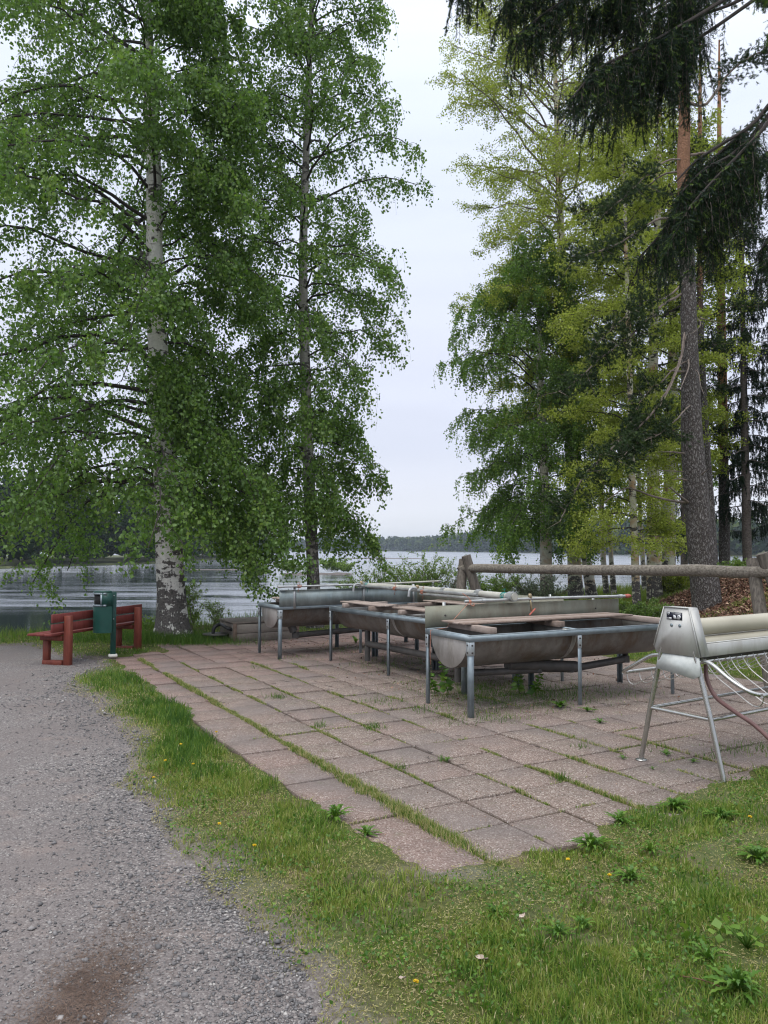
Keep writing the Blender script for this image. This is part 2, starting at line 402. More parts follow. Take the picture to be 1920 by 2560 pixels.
M_dark = mat_simple('dark_hole', (.006, .006, .006), (.01, .01, .01), 10, .8)
M_green = mat_simple('green_paint', (.008, .050, .040), (.013, .070, .055), 5, .38, bstr=.02)
M_stickb = mat_simple('sticker_black', (.012, .014, .03), (.02, .022, .04), 5, .4)
M_stickw = mat_simple('sticker_white', (.62, .64, .66), (.75, .76, .78), 60, .5)
M_red = mat_simple('red_handle', (.40, .09, .065), (.50, .16, .12), 20, .6)
M_string = mat_simple('orange_string', (.38, .15, .10), (.48, .23, .16), 40, .8)
M_teal = mat_simple('teal_string', (.02, .20, .18), (.03, .27, .24), 30, .7)
M_hose = mat_simple('hose_rubber', (.12, .06, .055), (.19, .10, .095), 8, .42, bstr=.05)
M_white = mat_simple('white_paint', (.55, .53, .48), (.72, .70, .66), 8, .7)
M_brass = mat_metal('old_brass', (.28, .22, .13), (.42, .34, .22), .45, .8)
M_rock = mat_simple('shore_rock', (.05, .04, .035), (.15, .125, .11), 3, .85, bstr=.6)
M_conc = mat_simple('concrete', (.26, .25, .23), (.42, .40, .37), 6, .85, bstr=.3)

# ================================================================== GROUND
THS = R(29.5)
SA = np.array([math.sin(THS), -math.cos(THS)]); SB = np.array([math.cos(THS), math.sin(THS)])
def uv(x, y): return x*SB[0]+y*SB[1], x*SA[0]+y*SA[1]
def xy(u, v): return u*SB[0]+v*SA[0], u*SB[1]+v*SA[1]
U0, V0, ST = 2.30, -3.66, 0.5
patio_uv = [(2.30, -3.56), (3.6, -3.56), (4.2, -3.80), (6, -3.95), (6.1, -3.80), (9.9, -3.87), (9.8, -8.4), (9.8, -15.3), (3.35, -15.3), (3.3, -13.9), (2.30, -13.72)]
PATIO = [xy(*p) for p in patio_uv]
pp = [(800, 2620), (776, 2560), (760, 2432), (690, 2380), (600, 2300), (521, 2243), (499, 2188), (445, 2101), (370, 2030), (330, 1985), (300, 1928), (330, 1880),
      (300, 1830), (239, 1781), (200, 1745), (150, 1712), (190, 1690), (245, 1668), (232, 1650), (140, 1640), (100, 1625), (60, 1613), (0, 1614), (-200, 1614)]
PATH = [tuple(G(*p)[:2]) for p in pp]+[(-30, 12.5), (-30, -14), (1.2, -14), (.75, 1.0)]
SHX = [-80, -14, -8.3, -6.5, -4.7, -3, -1, 3, 8, 15, 30, 80]
SHY = [9, 15.2, 16.4, 17.3, 18.6, 20.3, 22.5, 26.5, 31.5, 34, 37, 42]
def shore(x): return np.interp(x, SHX, SHY)+.5*(fbm(np.asarray(x)*.6, np.asarray(x)*0+3.3, 9)-.5)
def base_z(x, y):
    """ground level before the paving and path are let into it"""
    m = 1.35*sstep(5.7, 10.5, x-.12*(y-17))*sstep(12.5, 16.5, y)
    m = m*(1-.9*sstep(21, 27, y))
    yc = shore(x)
    z = m + .035*(fbm(x*.5, y*.5, 3)-.5)*sstep(0, 2, y)
    z = z-2.9*sstep(-.4, 4.2, y-yc)
    # root mound of the big birch
    d = np.hypot(x+4.35, y-15.6); z = z+.16*np.exp(-(d/.8)**2)
    return z
def ground_z(x, y):
    x = np.asarray(x, float); y = np.asarray(y, float)
    z = base_z(x, y)
    near = (np.abs(x) < 14) & (y < 20) & (y > -3)
    dp = np.full(x.shape, 9.0); dg = np.full(x.shape, 9.0)
    dp[near] = sdist(x[near], y[near], PATIO); 
    nn = near | ((x < 3) & (y < 16))
    dg[nn] = sdist(x[nn], y[nn], PATH)
    n1 = fbm(x*2.3, y*2.3, 5)-.5; n2 = fbm(x*9, y*9, 6, 3)-.5
    jp = dp+n1*.34+n2*.10
    u, v = uv(x, y)
    # left edge in the lush middle section is overgrown further
    jp = jp-.20*np.exp(-((v+6.8)/1.6)**2)*(u < 3.1)+.05
    hp = -.055+.075*sstep(-.16, .03, jp)
    # joints let a little soil through
    jg = dg+n1*.42+n2*.14
    hg = -.05+.062*sstep(-.05, .13, jg)
    flat = z*(1-(1-sstep(.0, .5, dp)))     # keep paving level
    z = np.where(dp < .5, flat, z)
    z = z+np.minimum(hp, hg)*near + (hg*(~near)*(dg < 9))
    z = z+.018*n2*(dp > .1)*(dg > .1)+.03*n1*sstep(.1, .6, np.minimum(dp, dg))
    return z
def grid_mesh(name, xs, ys, zf, mat, kind='structure', tf=None):
    X, Y = np.meshgrid(xs, ys); Z = zf(X.ravel(), Y.ravel())
    V = np.stack([X.ravel(), Y.ravel(), Z], 1); nx = len(xs); ny = len(ys)
    i = (np.arange(ny-1)[:, None]*nx+np.arange(nx-1)[None, :]).ravel()
    F = np.stack([i, i+1, i+nx+1, i+nx], 1)
    o = mk(name, V, F, mat, smooth=True, tint=None if tf is None else tf(X.ravel(), Y.ravel())); return setp(o, kind=kind)
def spaced(segs):
    o = []
    for a, b, st in segs: o += list(np.arange(a, b, st))
    return np.array(o+[segs[-1][1]])
# soil material: brown soil with moss and thatch
m, t, Nn, L, o = newmat('grass_soil')
n1 = noise(t, 1.3, 5); n2 = noise(t, 22, 5, rough=.7); n3 = noise(t, 120, 3)
c = ramp(t, n2, [(.28, (.035, .035, .016)), (.5, (.085, .095, .030)), (.72, (.17, .16, .075))])
c = mixc(t, ramp(t, n1, [(.42, (0, 0, 0)), (.6, (.8, .8, .8))]), c, ramp(t, n3, [(.3, (.045, .075, .018)), (.7, (.11, .155, .035))]))
c = mixc(t, ramp(t, noise(t, 3.1, 4), [(.56, (0, 0, 0)), (.68, (.7, .7, .7))]), c, (.17, .13, .085))
c = mixc(t, attr(t), c, ramp(t, noise(t, 48, 5, rough=.8), [(.3, (.085, .072, .062)), (.52, (.19, .165, .15)), (.75, (.34, .315, .30))]))
bsdf(t, o, c, .95, 0, n2, .8, .03, .1); M_soil = m
xs = spaced([(-400, -60, 20), (-60, -16, 3), (-16, -6, .4), (-6, 5, .045), (5, 8, .12), (8, 20, .35), (20, 60, 2.5), (60, 400, 20)])
ys = spaced([(-40, 0, 2), (0, 2.4, .3), (2.4, 10, .045), (10, 16.5, .10), (16.5, 40, .4), (40, 80, 4), (80, 1400, 60)])
def dirt(x, y):
    near = (np.abs(x) < 14) & (y < 20) & (y > -3); dg = np.full(x.shape, 9.0); dg[near] = sdist(x[near], y[near], PATH)
    d = sstep(.42, .02, dg+(fbm(x*2.3, y*2.3, 5)-.5)*.6)
    sp_ = sstep(.60, .70, fbm(x*2.6, y*2.6, 66))*sstep(3.3, 2.0, y*0+2.5)*(y < 12); d = np.maximum(d, .22*sp_)
    g = G(1110, 2190); d = np.maximum(d, .8*np.exp(-(((x-g[0])/.35)**2+((y-g[1])/.12)**2)))
    return d
ground = grid_mesh('ground', xs, ys, ground_z, M_soil, tf=dirt)
# ---- gravel path
m, t, Nn, L, o = newmat('path_gravel')
v1 = voro(t, 95, out=1); v1d = voro(t, 95, out=0); v2 = voro(t, 38, out=1)
sep = t.nodes.new('ShaderNodeSeparateColor'); L(v1, sep.inputs[0])
c = ramp(t, sep.outputs[0], [(0, (.08, .072, .07)), (.35, (.15, .137, .134)), (.8, (.22, .202, .197)), (.97, (.40, .38, .36))])
big = noise(t, .8, 5); c = mixc(t, ramp(t, big, [(.4, (0, 0, 0)), (.62, (.75, .75, .75))]), c, (.168, .146, .140))
c = mixc(t, ramp(t, noise(t, 60, 4), [(.4, (0, 0, 0)), (.8, (.6, .6, .6))]), c, (.19, .17, .165))
c = mixc(t, ramp(t, noise(t, 3.0, 5), [(.55, (0, 0, 0)), (.75, (.5, .5, .5))]), c, (.25, .195, .17))
# brown patch of needle litter
co = t.nodes.new('ShaderNodeTexCoord'); g = G(215, 2500)
mpp = t.nodes.new('ShaderNodeMapping'); mpp.inputs['Location'].default_value = (-g[0]/.20, -g[1]/.42, 0); mpp.inputs['Scale'].default_value = (1/.20, 1/.42, 1); L(co.outputs['Object'], mpp.inputs[0])
vl = t.nodes.new('ShaderNodeVectorMath'); vl.operation = 'LENGTH'; L(mpp.outputs[0], vl.inputs[0])
pf = math_(t, 'ADD', vl.outputs['Value'], math_(t, 'MULTIPLY', math_(t, 'SUBTRACT', noise(t, 7, 6, rough=.7), .5), 2.6))
c = mixc(t, ramp(t, pf, [(.55, (.75, .75, .75)), (1.1, (0, 0, 0))]), c, ramp(t, noise(t, 70, 4), [(.3, (.03, .022, .019)), (.7, (.085, .064, .055))]))
hh = math_(t, 'ADD', math_(t, 'MULTIPLY', v1d, -1.0), math_(t, 'MULTIPLY', noise(t, 25, 5), .8))
bsdf(t, o, c, .92, 0, hh, .55, .012, .15); M_path = m
def path_z(x, y):
    d = sdist(x, y, PATH); b = base_z(x, y)
    return b*.6-.012-.05*sstep(-.02, .35, d)+.012*(fbm(x*1.1, y*1.1, 21)-.5)
gp = grid_mesh('gravel_path', spaced([(-30, -9, 1.0), (-9, 1.6, .06)]), spaced([(-14, 2, .8), (2, 16.2, .07)]), path_z, M_path)
# ---- loose stones of the path
rng = np.random.default_rng(4)
def scatter(n, x0, x1, y0, y1, pw=1.6):
    """more samples nearer to the origin side (smaller y)"""
    q = rng.random(n); a = 1-pw; y = (y0**a+q*(y1**a-y0**a))**(1/a)
    return rng.uniform(x0, x1, n), y
sx, sy = scatter(230000, -5.2, 1.0, 2.5, 14.5, 1.9)
vis = np.abs(sx) < sy*.52+.3; sx, sy = sx[vis], sy[vis]
d = sdist(sx, sy, PATH)
dn = d+(fbm(sx*1.5, sy*1.5, 31)-.5)*.9
pr = np.where(dn < .15, .07*(sy < 4.5)*(dn > -1.1)+np.exp(-np.maximum(-dn-.1, 0)/.40)*.85*(.35+1.1*fbm(sx*2.2, sy*2.2, 33))+.012, 0)
k = (rng.random(len(sx)) < pr) & (d < .22); sx, sy, d = sx[k], sy[k], d[k]
ns = len(sx); rad = .0024+.0056*rng.random(ns)**3; rad = rad*(1+.10*sy)*np.where(rng.random(ns) < .06, 1.8, 1)
oct_ = np.array([[1, 0, 0], [0, 1, 0], [-1, 0, 0], [0, -1, 0], [0, 0, 1], [0, 0, -1.]])
of = np.array([[0, 1, 4], [1, 2, 4], [2, 3, 4], [3, 0, 4], [1, 0, 5], [2, 1, 5], [3, 2, 5], [0, 3, 5]])
j = oct_[None]*rng.uniform(.55, 1.35, (ns, 6, 1))+rng.normal(0, .22, (ns, 6, 3)); j[:, :, 2] *= .62
an = rng.random(ns)*6.28; ca, sa = np.cos(an), np.sin(an)
jx = j[:, :, 0]*ca[:, None]-j[:, :, 1]*sa[:, None]; jy = j[:, :, 0]*sa[:, None]+j[:, :, 1]*ca[:, None]
gz = np.maximum(path_z(sx, sy), ground_z(sx, sy))
V = np.stack([jx*rad[:, None]+sx[:, None], jy*rad[:, None]+sy[:, None], j[:, :, 2]*rad[:, None]+gz[:, None]+rad[:, None]*.25], -1).reshape(-1, 3)
F = (np.arange(ns)[:, None, None]*6+of[None]).reshape(-1, 3)
m, t, Nn, L, o = newmat('stone_mix')
c = ramp(t, attr(t), [(0, (.075, .073, .075)), (.3, (.13, .127, .128)), (.65, (.21, .20, .20)), (.88, (.32, .30, .285)), (1, (.52, .50, .47))])
bsdf(t, o, c, .8, spec=.3); M_stone = m
setp(mk('gravel', V, F, M_stone, tint=np.repeat(rng.beta(2, 2.2, ns), 6)), kind='stuff')
# ---- litter of brown needles on the path
nl = 5200; g = G(205, 2480)
lx = g[0]+rng.normal(0, .12, nl); ly = g[1]+rng.normal(0, .30, nl); a = rng.random(nl)*3.14; ln = rng.uniform(.008, .024, nl)
dx, dy = np.cos(a)*ln, np.sin(a)*ln; z = path_z(lx, ly)+.003+rng.random(nl)*.004; w_ = .0011
V = np.stack([np.stack([lx-dx-dy/ln*w_, ly-dy+dx/ln*w_, z], 1), np.stack([lx-dx+dy/ln*w_, ly-dy-dx/ln*w_, z], 1), np.stack([lx+dx, ly+dy, z+.003], 1)], 1).reshape(-1, 3)
M_litter = mat_board('needle_litter', (.07, .045, .035), (.19, .135, .105))
setp(mk('needle_litter', V, np.arange(nl*3).reshape(-1, 3), M_litter, tint=np.repeat(rng.random(nl), 3)), kind='stuff')

# ---- paving: every slab a bevelled block in one paved surface
m, t, Nn, L, o = newmat('paving_slab')
v1 = voro(t, 120, out=1); sep = t.nodes.new('ShaderNodeSeparateColor'); L(v1, sep.inputs[0])
agg = ramp(t, sep.outputs[0], [(0, (.095, .07, .056)), (.4, (.205, .160, .134)), (.85, (.275, .222, .19)), (.97, (.46, .42, .38))])
tn = attr(t)
agg = mixc(t, math_(t, 'MULTIPLY', tn, .55), agg, (.24, .15, .138))
st = ramp(t, noise(t, 1.1, 5), [(.45, (0, 0, 0)), (.66, (.6, .6, .6))]); agg = mixc(t, st, agg, (.17, .15, .143))
agg = mixc(t, ramp(t, noise(t, 9, 5, rough=.7), [(.5, (0, 0, 0)), (.8, (.55, .55, .55))]), agg, (.115, .10, .088))
agg = mixc(t, ramp(t, noise(t, 4.3, 4), [(.62, (0, 0, 0)), (.75, (.4, .4, .4))]), agg, (.10, .115, .06))
bsdf(t, o, agg, .88, 0, math_(t, 'ADD', noise(t, 60, 5, rough=.7), voro(t, 120)), .5, .006, .2); M_slab = m
# darker moss/soil bed under the slabs
m, t, Nn, L, o = newmat('joint_soil')
c = ramp(t, noise(t, 30, 5), [(.3, (.035, .027, .02)), (.7, (.12, .095, .07))]); bsdf(t, o, c, .95, 0, noise(t, 60, 4), .6, .01, .1); M_joint = m
mb = MB(); pav = []
for i in range(15):
    for jx_ in range(-1, 24):
        u = U0+ST*(i+.5); v = V0-ST*(jx_+.5)
        x, y = xy(u, v)
        if sdist(np.array([x]), np.array([y]), PATIO)[0] > .12: continue
        gap = .012+.010*rng.random() + (.022 if i in (0, 1) and v > -12 else 0) + (.012 if i in (2, 3) else 0)
        red = float(np.clip(sstep(-9.5, -13, v)*.9+.3*(i < 1)+rng.normal(.12, .13), 0, 1))
        tx, ty = rng.normal(0, .0085, 2); rz = THS+rng.normal(0, .006)
        bx = np.array([math.cos(rz), math.sin(rz), tx]); by = np.array([-math.sin(rz), math.cos(rz), ty]); bz = np.cross(bx, by)
        x += rng.normal(0, .004); y += rng.normal(0, .004)
        mb.box((x, y, -.026+rng.normal(0, .005)), (ST-gap, ST-.013-.008*rng.random(), .05), ax=np.array([bx, by, bz]), bev=.004, tint=red)
setp(mb.build('paving', M_slab), kind='structure')
X, Y = np.meshgrid(np.linspace(-6, 9, 60), np.linspace(3.5, 17, 60))
q = np.array(PATIO); c0 = q.mean(0); q = c0+(q-c0)*.985
setp(mk('joint_soil', np.column_stack([q, np.full(len(q), -.016)]), [np.array([list(range(len(q)))])], M_joint), kind='structure')

# ---- water
m, t, Nn, L, o = newmat('lake_water')
n1 = noise(t, 1.0, 5, sc3=(1.3, 4.2, 1), rough=.62, dist=.3); n2 = noise(t, 1.0, 3, sc3=(.07, .22, 1)); n3 = noise(t, 1.0, 3, sc3=(6.0, 15, 1))
y_ = sepz(t, i=1)
amp = math_(t, 'ADD', math_(t, 'MULTIPLY', ramp(t, n2, [(.42, (0, 0, 0)), (.60, (1, 1, 1))]), .85), .12)
h = math_(t, 'ADD', math_(t, 'MULTIPLY', n1, amp), math_(t, 'MULTIPLY', n3, math_(t, 'MULTIPLY', amp, .22)))
x_ = sepz(t, i=0)
wob = math_(t, 'MULTIPLY', math_(t, 'SUBTRACT', noise(t, .05, 3), .5), 26.0)
yy = math_(t, 'DIVIDE', math_(t, 'ADD', math_(t, 'ADD', y_, wob), math_(t, 'MULTIPLY', math_(t, 'MAXIMUM', x_, -14.0), .9)), 300.0)
band = ramp(t, yy, [(.0, (.10,)*3), (.085, (.10,)*3), (.125, (1.0,)*3), (.22, (.55,)*3), (.36, (.36,)*3), (.5, (.28,)*3), (1.0, (.20,)*3)])
h = math_(t, 'MULTIPLY', h, band)
streak = ramp(t, noise(t, 1.0, 4, sc3=(.10, .55, 1), rough=.6), [(.38, (.0,)*3), (.60, (1.0,)*3)])
rg_ = math_(t, 'ADD', math_(t, 'MULTIPLY', math_(t, 'MULTIPLY', band, streak), .24), math_(t, 'ADD', ramp(t, yy, [(.3, (0, 0, 0)), (.7, (.20,)*3)]), .03))
b = bsdf(t, o, (.022, .030, .034), rg_, 0, h, 1.0, .034, .5); b.inputs['IOR'].default_value = 1.5
gl = t.nodes.new('ShaderNodeBsdfGlossy'); gl.inputs[0].default_value = (.84, .87, .90, 1); L(rg_, gl.inputs['Roughness']); L(b.inputs['Normal'].links[0].from_socket, gl.inputs['Normal'])
ms = t.nodes.new('ShaderNodeMixShader'); ms.inputs[0].default_value = .42; L(b.outputs[0], ms.inputs[1]); L(gl.outputs[0], ms.inputs[2]); L(ms.outputs[0], o.inputs[0]); M_water = m
WZ = -1.5
V = np.array([[-4000, 8, WZ], [4000, 8, WZ], [4000, 5000, WZ], [-4000, 5000, WZ]], float)
setp(mk('water', V, np.array([[0, 1, 2, 3]]), M_water), kind='structure')

# ---- far shores (hills with forest)
M_fargr = mat_simple('far_bank_ground', (.05, .07, .025), (.13, .14, .06), .5, .9)
M_forest = mat_leaf('forest_leaf', [(0, (.022, .045, .022)), (.5, (.045, .08, .032)), (.85, (.09, .13, .04)), (1, (.17, .20, .055))], .2, 0)
def hill(name, pts, back, hgt):
    """pts shoreline polyline (x,y); strip rising to hgt over distance back"""
    p = np.array(pts, float); rows = []
    for f, hh in ((0, -.4), (.02, .3), (.15, hgt*.25), (.5, hgt*.75), (1.0, hgt), (1.8, hgt*.8)):
        rr = p.copy(); rr[:, 1] += back*f; rr[:, 0] += back*f*(p[:, 0]/p[:, 1])*.6
        rows.append(np.column_stack([rr, np.full(len(p), WZ+hh)]))
    V = np.concatenate(rows); n = len(p)
    i = (np.arange(len(rows)-1)[:, None]*n+np.arange(n-1)[None]).ravel()
    return setp(mk(name, V, np.stack([i, i+1, i+n+1, i+n], 1), M_fargr, smooth=True), kind='structure')
def at_water(px, py):
    g = G(px, py, WZ); return (g[0], g[1])
near_bank = [(-170, 120), (-120, 118)]+[at_water(x, y) for x, y in ((0, 1421), (120, 1416), (250, 1413), (390, 1409), (480, 1402), (560, 1398), (640, 1394))]+[(-70, 420)]
hill('near_bank_hill', near_bank, 60, 1.5)
far_line = [(-1900, 900), (-900, 1150)]+[at_water(x, y) for x, y in ((500, 1377.2), (800, 1377.6), (1000, 1378.2), (1150, 1379.5), (1300, 1381.5), (1420, 1384.5), (1600, 1387.5), (1800, 1390), (1980, 1391.5), (2300, 1394))]+[(420, 200)]
hill('far_hill', far_line, 150, 6)
def forest(name, line, back, hgt, n, th, seed, face, crown=26, tw=.22, hilltop=1.5):
    r = np.random.default_rng(seed); p = np.array(line, float)
    seg = np.hypot(*(p[1:]-p[:-1]).T); cum = np.concatenate([[0], np.cumsum(seg)])
    # favour segments that show large
    q = r.random(n)*cum[-1]; i = np.clip(np.searchsorted(cum, q)-1, 0, len(seg)-1); f = (q-cum[i])/seg[i]
    pos = p[i]*(1-f[:, None])+p[i+1]*f[:, None]
    b = r.random(n)**1.3*back; x = pos[:, 0]+b*(pos[:, 0]/pos[:, 1])*.6; y = pos[:, 1]+b+.5
    z0 = WZ+.3+np.minimum(b/back*2, 1)*hilltop
    H = th*r.uniform(.6, 1.12, n)*(.85+.3*fbm(x*.02, y*0, 3)); W = H*tw*r.uniform(.7, 1.2, n)
    con = r.random(n) < .7
    t_ = r.random((n, crown))**.8; ang = r.random((n, crown))*6.283
    prof = np.where(con[:, None], (1-t_)*1.0+.05, np.sqrt(np.maximum(1-(2*t_-1)**2, 0))*1.1+.1)
    rr = W[:, None]*prof*r.uniform(.5, 1, (n, crown))
    cx = x[:, None]+rr*np.cos(ang); cy = y[:, None]+rr*np.sin(ang); cz = z0[:, None]+H[:, None]*(.10+.90*t_)
    C = np.stack([cx, cy, cz], -1).reshape(-1, 3); S = (face*(1.2-.6*t_)*r.uniform(.6, 1.4, (n, crown))*H[:, None]/th).reshape(-1)
    a = r.normal(0, 1, (len(C), 3)); a[:, 2] *= .6; a = unit(a); bb = unit(np.cross(a, r.normal(0, 1, (len(C), 3)))); cc = np.cross(a, bb)
    V = np.stack([C+a*S[:, None], C-a*S[:, None]*.5+bb*S[:, None]*.7, C-a*S[:, None]*.6-bb*S[:, None]*.7, C+cc*S[:, None]*.8], 1).reshape(-1, 3)
    k = np.arange(len(C))[:, None]*4
    F = np.concatenate([k+np.array([[0, 1, 2]]), k+np.array([[0, 3, 1]])])
    base = np.where(con, r.uniform(.0, .5, n), r.uniform(.5, 1.0, n))
    tint = np.repeat(np.clip(np.repeat(base, crown)+r.normal(0, .10, n*crown), 0, 1), 4)
    return setp(mk(name, V, F, M_forest, tint=tint), kind='stuff')
forest('near_bank_forest', near_bank, 45, 2, 700, 16, 11, 1.15, 110, .2)
forest('far_forest', far_line, 110, 6, 7600, 15.5, 12, 2.7, 26, .20, 4)

# ================================================================== FURNITURE
def gz1(x, y): return float(ground_z(np.array([float(x)]), np.array([float(y)]))[0])
Z3 = np.array([0, 0, 1.0])
# ---- park bench
def bench():
    p0 = np.array([-5.00, 12.26, 0]); p1 = np.array([-4.47, 14.05, 0]); t_ = unit(p1-p0); nn = np.array([-t_[1], t_[0], 0])  # nn = facing left
    r = root('park_bench', 'dark red wooden park bench with two backrest planks facing the river', 'bench', (*((p0+p1)/2)[:2], 0))
    for p in (p0, p1):
        b = MB(); ax = np.array([nn, t_, Z3]); zb = -.03
        b.box(p+Z3*(.385+zb/2), (.12, .085, .77-zb), ax=ax, bev=.008)
        b.build('back_post', M_redleg, r)
        b = MB(); b.box(p+nn*.40+Z3*.215, (.105, .08, .31), ax=ax, bev=.008); b.build('leg', M_redleg, r)
        b = MB(); b.box(p+nn*.275+Z3*.02, (.37, .083, .085), ax=ax, bev=.008); b.build('foot_rail', M_redleg, r)
        b = MB(); b.box(p+nn*.30+Z3*.412, (.42, .082, .08), ax=ax, bev=.008); b.build('seat_support', M_redleg, r)
    a, e = p0-t_*.27, p1+t_*.24
    for k in range(3):
        b = MB(); o = nn*(.17+.155*k)+Z3*.480
        b.bar(a+o, e+o, .145, .036, bev=.006); b.build('seat_plank', M_redseat, r)
    for k in range(2):
        b = MB(); o = nn*.098+Z3*(.585+.155*k)+nn*(-.006*k)
        b.bar(a+o, e+o, .036, .132, bev=.006); b.build('backrest_plank', M_redseat, r)
bench()
# ---- litter bin
def litter_bin():
    c = np.array([-4.53, 12.95, .02]); f = unit(np.array([-1.0, -.42, 0])); s = np.array([f[1], -f[0], 0])
    r = root('litter_bin', 'dark green litter bin on a post with a slot opening beside the red bench', 'bin', c)
    b = MB(); b.bar(c+Z3*.03, c+Z3*1.09, .085, .06, up=s, bev=.006); b.build('post', M_green, r)
    b = MB(); b.box(c+Z3*.03, (.14, .14, .05), bev=.012, rz=.4); b.build('base_plate', M_white, r)
    # rounded body: back flat at post, half-round front
    def ring(z, k=1.0):
        pts = []
        for a in np.linspace(-90, 90, 15):
            pts.append(c+f*(.12+.20*k*math.cos(R(a)))+s*(.19*k*math.sin(R(a)))+Z3*z)
        pts += [c+f*.035+s*.19*k+Z3*z, c+f*.035-s*.19*k+Z3*z]; return np.array(pts)
    zs = [.42, .425, .86, .86]; ks = [.9, 1, 1, .99]
    b = MB(); rs = [ring(z, k) for z, k in zip(zs, ks)]; n = len(rs[0]); V = np.concatenate(rs); F = []
    for q in range(3):
        for i in range(n): F.append([q*n+i, q*n+(i+1) % n, (q+1)*n+(i+1) % n, (q+1)*n+i])
    b.add(V, F); b.F.setdefault(n, []).append(np.array([list(range(n))[::-1], [3*n+i for i in range(n)]])); b.build('body', M_green, r, smooth=True)
    # hood: side walls + top, open front
    b = MB()
    top = ring(1.085); b.prism(top, Z3*.022)
    for sg in (-1, 1):
        b.box(c+f*.11+s*sg*.183+Z3*.973, (.17, .014, .226), ax=np.array([f, s, Z3]))
    b.box(c+f*.045+Z3*.973, (.02, .35, .226), ax=np.array([f, s, Z3])); b.build('hood', M_green, r)
    b = MB()
    for z in (.875, 1.07):
        pts = [c+f*(.12+.204*math.cos(R(a)))+s*(.194*math.sin(R(a)))+Z3*z for a in np.linspace(-88, 88, 14)]
        for i in range(13): b.bar(pts[i], pts[i+1], .012, .03)
    for sg in (-1, 1):
        q = c+f*.195+s*sg*.178+Z3*.972; b.box(q, (.05, .016, .17), ax=np.array([f, s, Z3]))
    b.build('opening_rim', M_galv, r)
    b = MB(); pts = ring(.864, .93); b.prism(pts, Z3*.19); b.build('opening_shade', M_dark, r)  # near-black block plugs the opening, standing in for its inner shade
    for z in (1.03, .64):
        b = MB(); b.tube([c-s*.043+Z3*z, c-s*.052+Z3*z], .010, 8); b.build('bolt', M_galv2, r)
litter_bin()

